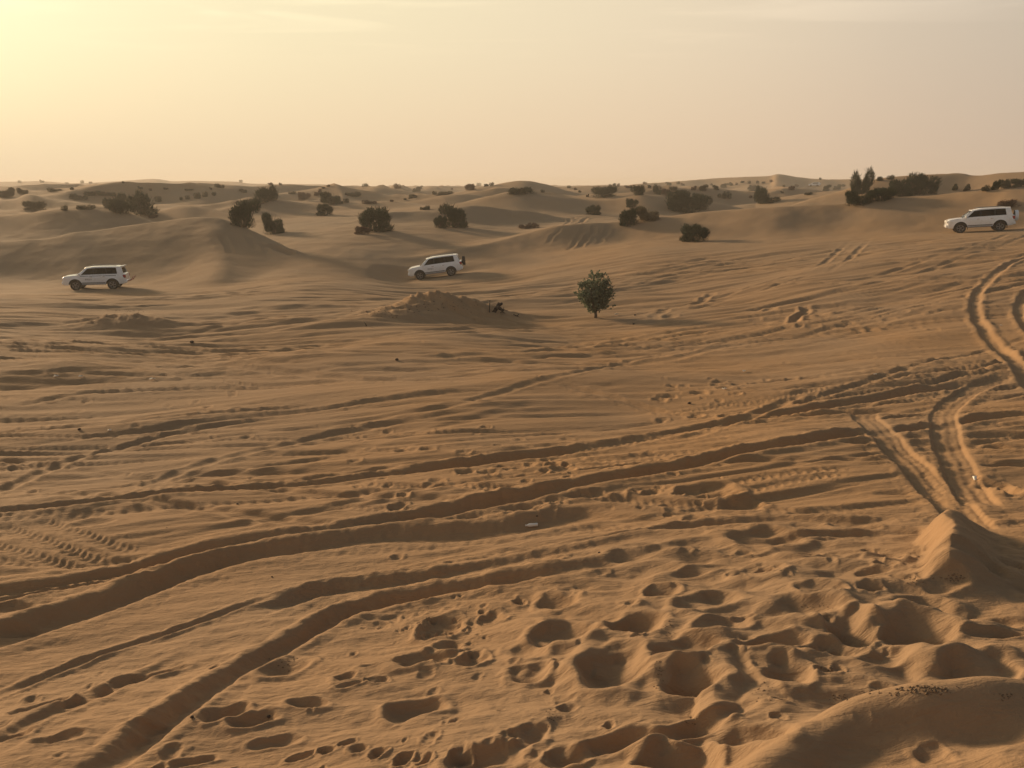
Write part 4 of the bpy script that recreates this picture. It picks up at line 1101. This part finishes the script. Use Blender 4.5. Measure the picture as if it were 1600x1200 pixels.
# ---- the little tree
def leafy_tree(u, v, w_, h_):
    p = ground(u, v); p[2] = ground_z(p[0], p[1]); dep = p[1]*_cp+(CAM_Z-p[2])*_sp
    W_, H_ = w_/F_PX*dep, h_/F_PX*dep
    root = link('small_tree', None); root.location = (p[0], p[1], p[2]-.05)
    g = np.random.RandomState(9); tb = bmesh.new(); bb = []
    add_tube(tb, [(0, 0, -.1), (.03, 0, .18), (-.01, .02, .40), (-.05, .02, .55)], .10, .065, 8)
    link('trunk', bm_mesh('trunk', tb, M_BARK, True), root)
    tips = []
    for k in range(11):
        a = k*2*math.pi/11+g.uniform(-.2, .2); tilt = g.uniform(.15, 1.25)
        L_ = H_*g.uniform(.55, .80); e = Vector((math.cos(a)*tilt, math.sin(a)*tilt, 1)).normalized()*L_
        e.x *= W_/H_*1.02; e.y *= W_/H_
        b0 = Vector((-.03, .01, .34)); md = b0+e*.45+Vector((0, 0, -.12)); tp = b0+e
        tb = bmesh.new(); add_tube(tb, [b0, b0+e*.2+Vector((0, 0, -.06)), md, b0+e*.75, tp], .042, .010, 6)
        lm = bm_mesh('limb', tb, M_BARK, True); link('limb', lm, root)
        for q in range(64):
            f = g.uniform(.08, 1.0); c_ = b0.lerp(tp, f)
            dv_ = Vector(g.normal(0, 1, 3)).normalized(); dv_.z = abs(dv_.z)*.8
            tips.append((c_, dv_*g.uniform(.12, .42)))
    for k in range(40):     # outer shoots
        a = g.uniform(0, 2*math.pi); zz = g.uniform(.25, .93)
        rad = W_/2*(.55+.55*math.sin(math.pi*min(1, zz**.8)))*g.uniform(.75, 1.05)
        b0 = Vector((math.cos(a)*rad*.6, math.sin(a)*rad*.6, zz*H_*.8)); tips.append((b0, Vector((math.cos(a)*rad*.36, math.sin(a)*rad*.36, .26))))
    for k in range(230):
        zr = g.uniform(.14, .95); a = g.uniform(0, 2*math.pi)
        rad = W_/2*(.26+.84*math.sin(math.pi*min(1, max(.03, zr-.08))**.62))*g.uniform(.1, 1)**.5*(.74+.22*math.sin(a*3+zr*7)+.12*math.sin(a*5-zr*11))
        b0 = Vector((math.cos(a)*rad*.75, math.sin(a)*rad*.75, zr*H_-.1)); tips.append((b0, Vector((math.cos(a)*rad*.25, math.sin(a)*rad*.25, .22))))
    V, Fc = [], []; sb = bmesh.new()
    for (c_, dv_) in tips:
        add_tube(sb, [c_, c_+dv_], .007, .003, 4)
        for q in range(9):
            f = g.uniform(.15, 1.05); o = c_+dv_*f
            zr = o.z/H_
            lim = W_/2*(.26+.84*math.sin(math.pi*min(1, max(.03, zr-.08))**.62))
            if math.hypot(o.x, o.y) > lim*(1.0+.25*math.sin(math.atan2(o.y, o.x)*3+zr*8)) or o.z > H_ or o.z < .34: continue
            ax = (dv_.normalized()*.5+Vector(g.normal(0, .7, 3))).normalized(); sd = ax.cross(Vector(g.normal(0, 1, 3))).normalized(); nm = ax.cross(sd)
            L_ = g.uniform(.07, .14); W2 = L_*g.uniform(.28, .4); k = len(V)
            V += [o, o+ax*L_*.35+sd*W2, o+ax*L_*.75+sd*W2*.85, o+ax*L_, o+ax*L_*.75-sd*W2*.85, o+ax*L_*.35-sd*W2, o+ax*L_*.5+nm*L_*.06]
            Fc += [(k, k+1, k+6), (k+1, k+2, k+6), (k+2, k+3, k+6), (k+3, k+4, k+6), (k+4, k+5, k+6), (k+5, k, k+6)]
    link('twigs', bm_mesh('twigs', sb, M_BARK), root)
    link('crown', mesh_from('crown', V, Fc, M_GREY), root)
    tag(root, 'small leafy tree standing alone on the flat sand, grey-green crown on a short trunk', 'tree')
leafy_tree(930, 498, 66, 74)

# ------------------------------------------------------------------ small things lying on the sand
def spot(u, v):
    d = ray(u, v); t = np.exp(np.linspace(math.log(3), math.log(120), 4000))
    X, Y, Z = d[0]*t, d[1]*t, CAM_Z+d[2]*t
    for x, y, z in zip(X, Y, Z):
        if z <= ground_z(x, y): return Vector((x, y, ground_z(x, y)))
    return Vector((X[-1], Y[-1], ground_z(X[-1], Y[-1])))
WHITE = mat('white_plastic', (.82, .80, .76), .35); STONE = mat('dark_clod', (.055, .04, .03), .95, noise=(20, (.10, .07, .05), .4, .7))
CRUMB = mat('sand_crumb', (.22, .145, .085), .95, noise=(20, (.13, .088, .055), .4, .7))
DEAD = mat('dead_wood', (.045, .032, .024), .95, noise=(15, (.10, .07, .05), .45, .7))
# bottle
p = spot(831, 823); bt = link('plastic_bottle', None); bt.location = p+Vector((0, 0, .03)); bt.rotation_euler = (.05, -.03, .12)
bm = bmesh.new(); lathe(bm, [(0, -.11), (.028, -.11), (.033, -.10), (.031, -.03), (.033, 0), (.033, .05), (.018, .085), (.013, .095), (.013, .105)], 14); bmesh.ops.rotate(bm, verts=bm.verts, matrix=Matrix.Rotation(math.pi/2, 3, 'Z')); link('bottle_body', bm_mesh('bottle', bm, WHITE, True), bt)
bm = bmesh.new(); lathe(bm, [(0, .122), (.016, .122), (.016, .104), (0, .104)], 12); bmesh.ops.rotate(bm, verts=bm.verts, matrix=Matrix.Rotation(math.pi/2, 3, 'Z')); link('cap', bm_mesh('cap', bm, WHITE), bt)
tag(bt, 'white plastic bottle lying in the shade of the broad rut in the foreground', 'bottle')
# cup
p = spot(1523, 750); cu = link('paper_cup', None); cu.location = p+Vector((0, 0, .035)); cu.rotation_euler = (1.2, .3, .9)
bm = bmesh.new(); lathe(bm, [(.026, -.045), (.038, .045), (.036, .045), (.024, -.043)], 16); link('cup_wall', bm_mesh('cup', bm, WHITE, True), cu)
bm = bmesh.new(); lathe(bm, [(0, -.040), (.026, -.040), (.026, -.046), (0, -.046)], 14); link('cup_base', bm_mesh('cupbase', bm, WHITE), cu)
tag(cu, 'crumpled white cup lying in the treaded wheel track at right', 'cup')
def scrap(u, v, s, label, group=None, m=WHITE):
    p = spot(u, v); g = np.random.RandomState(int(u*7+v)); bm = bmesh.new(); n = 4; gr = []
    for i in range(n):
        gr.append([bm.verts.new(((i-1.5)*s*.4+g.normal(0, .05*s), (j-1.5)*s*.3+g.normal(0, .05*s), g.uniform(0, .5)*s)) for j in range(n)])
    for i in range(n-1):
        for j in range(n-1): bm.faces.new((gr[i][j], gr[i+1][j], gr[i+1][j+1], gr[i][j+1]))
    bmesh.ops.solidify(bm, geom=bm.faces[:], thickness=.004)
    o = link('litter_scrap', bm_mesh('scrap', bm, m)); o.location = p+Vector((0, 0, .01)); tag(o, label, 'litter', group)
scrap(88, 589, .14, 'white scrap of litter on the dark sand at far left', 'white scraps of litter'); scrap(127, 589, .14, 'white scrap of litter at the edge of the bright sand tongue, left', 'white scraps of litter')
scrap(238, 594, .16, 'white scrap of litter right of the bright sand tongue, left', 'white scraps of litter'); scrap(171, 673, .09, 'small white scrap on the flat sand at left', 'white scraps of litter')
scrap(1132, 609, .12, 'bright white scrap on the churned sand right of centre', 'white scraps of litter'); scrap(1163, 581, .10, 'pale scrap behind the bright white one, right of centre', 'white scraps of litter')
scrap(1367, 586, .08, 'tiny white scrap on the flat sand at right', 'white scraps of litter'); scrap(963, 492, .16, 'pale scrap just right of the little tree', 'white scraps of litter'); scrap(1564, 509, .07, 'tiny white scrap left of the curving wheel track', 'white scraps of litter')
def stone_mesh(seed, m, sub=2):
    bm = bmesh.new(); bmesh.ops.create_icosphere(bm, subdivisions=sub, radius=1); g = np.random.RandomState(seed)
    for v_ in bm.verts: v_.co *= 1+.22*perlin(np.array([v_.co.x*1.3+seed]), np.array([v_.co.y*1.3+v_.co.z]), seed)[0]+g.uniform(-.06, .06); v_.co.z *= .7
    return bm_mesh('stone', bm, m, True)
ST = [stone_mesh(k, STONE) for k in (1, 2, 3)]
for k, (u, v, s, l) in enumerate(((992, 493, .10, 'dark clod right of the little tree, farther of two'), (990, 507, .11, 'dark clod right of the little tree, nearer of two'), (300, 536, .16, 'dark flat clod below the small left mound'),
    (1077, 631, .09, 'dark clod on the churned sand right of centre'), (620, 563, .12, 'dark clod on the flat sand below the central mound'), (124, 672, .08, 'small dark clod at left beside the white scrap'), (425, 902, .025, 'pea-sized dark stone beside the foreground rut'),
    (839, 807, .03, 'small black stone in the shaded rut above the plastic bottle'), (420, 1121, .035, 'black pebble on the lower left footprints, right of its twin'), (300, 1122, .035, 'black pebble on the lower left footprints, left of its twin'), (371, 788, .04, 'small black stone by the long rut at left'), (936, 864, .03, 'black chip on the sand between the foreground ruts'))):
    o = link('clod', ST[k % 3]); o.location = spot(u, v)+Vector((0, 0, s*.3)); o.scale = (s*.6, s*.6, s*.6); o.rotation_euler = (0, 0, k); tag(o, l, 'stone', 'dark clods and stones on the sand')
# crusted crumbs on the mounds: too many and too small to count
cb = bmesh.new(); gc = np.random.RandomState(17)
for (u, v, su, sv, n, s0) in ((1450, 1078, 42, 9, 90, .016), (1370, 1083, 50, 4, 26, .014), (1310, 1090, 26, 6, 14, .012), (1570, 1090, 18, 6, 16, .012), (1492, 903, 22, 6, 30, .016), (1425, 908, 20, 8, 26, .014), (1270, 948, 30, 5, 22, .012),
        (1045, 985, 12, 16, 26, .012), (1030, 1050, 10, 20, 26, .012), (860, 1120, 12, 14, 24, .010), (1195, 1082, 20, 16, 20, .012), (1080, 1128, 26, 8, 14, .012), (1290, 1045, 14, 6, 14, .012), (680, 478, 60, 10, 90, .05), (600, 490, 50, 8, 50, .05), (200, 486, 26, 4, 20, .05), (450, 1035, 30, 10, 26, .014)):
    c0 = ground(u, v)
    for _ in range(n):
        uu, vv = gc.normal(u, su*.5), gc.normal(v, sv*.5); q = c0 if False else spot(uu, vv)
        s = s0*.7*gc.uniform(.4, 1.2); r = bmesh.ops.create_icosphere(cb, subdivisions=1, radius=s)
        for v_ in r['verts']: v_.co = Vector((v_.co.x*gc.uniform(.8, 1.5), v_.co.y*gc.uniform(.8, 1.3), v_.co.z*gc.uniform(.5, .9)))+q
cr_ = link('sand_crumbs', bm_mesh('crumbs', cb, CRUMB)); tag(cr_, 'crusted crumbs of sand on the mounds and bank tops', None, kind='stuff')
# dead wood by the mound
def wood(name, pts_uvh, r0, r1, label, n=5):
    o = link(name, None) if False else None
    base_ = spot(*pts_uvh[0][:2]); dep = base_.y*_cp+(CAM_Z-base_.z)*_sp; s = dep/F_PX
    bm = bmesh.new()
    for chain in pts_uvh[1]:
        add_tube(bm, [((a)*s, gc.uniform(-.05, .05), (b)*s) for a, b in chain], r0, r1, n)
    o = link(name, bm_mesh(name, bm, DEAD, True)); o.location = base_-Vector((0, 0, .03)); tag(o, label, 'dead wood', 'dead wood by the low mound')
wood('dead_branch', ((765, 487), [[(0, -2), (0, 8), (.5, 18)]]), .045, .03, 'thin upright dead stick on the right shoulder of the low mound')
wood('dead_stump', ((771, 487), [[(0, -2), (4, 6), (9, 15)], [(3, 4), (9, 11), (14, 14)], [(5, 8), (10, 6), (16, 2)]]), .13, .07, 'thick dark stump leaning right beside the upright stick', 7)
wood('dead_branch', ((782, 488), [[(0, 0), (5, 5), (12, 3)], [(2, 2), (9, -2), (15, -5)], [(6, 4), (4, 9)]]), .03, .012, 'tangled dead twigs at the foot of the leaning stump')
wood('dead_branch', ((808, 494), [[(-6, 3), (0, 1), (6, -3)], [(0, 1), (3, 4)]]), .05, .02, 'short dead branch lying at the right end of the low mound')
wood('dead_branch', ((571, 510), [[(2, -2), (1, 3), (-2, 8)], [(1, 0), (-8, 0), (-12, 0)]]), .035, .015, 'bent dead twig standing left of the low mound')
wood('dead_branch', ((255, 826), [[(-9, -1), (0, 0), (10, 2)], [(0, 0), (5, 3)]]), .012, .006, 'thin dry twig lying on the rippled sand at left')
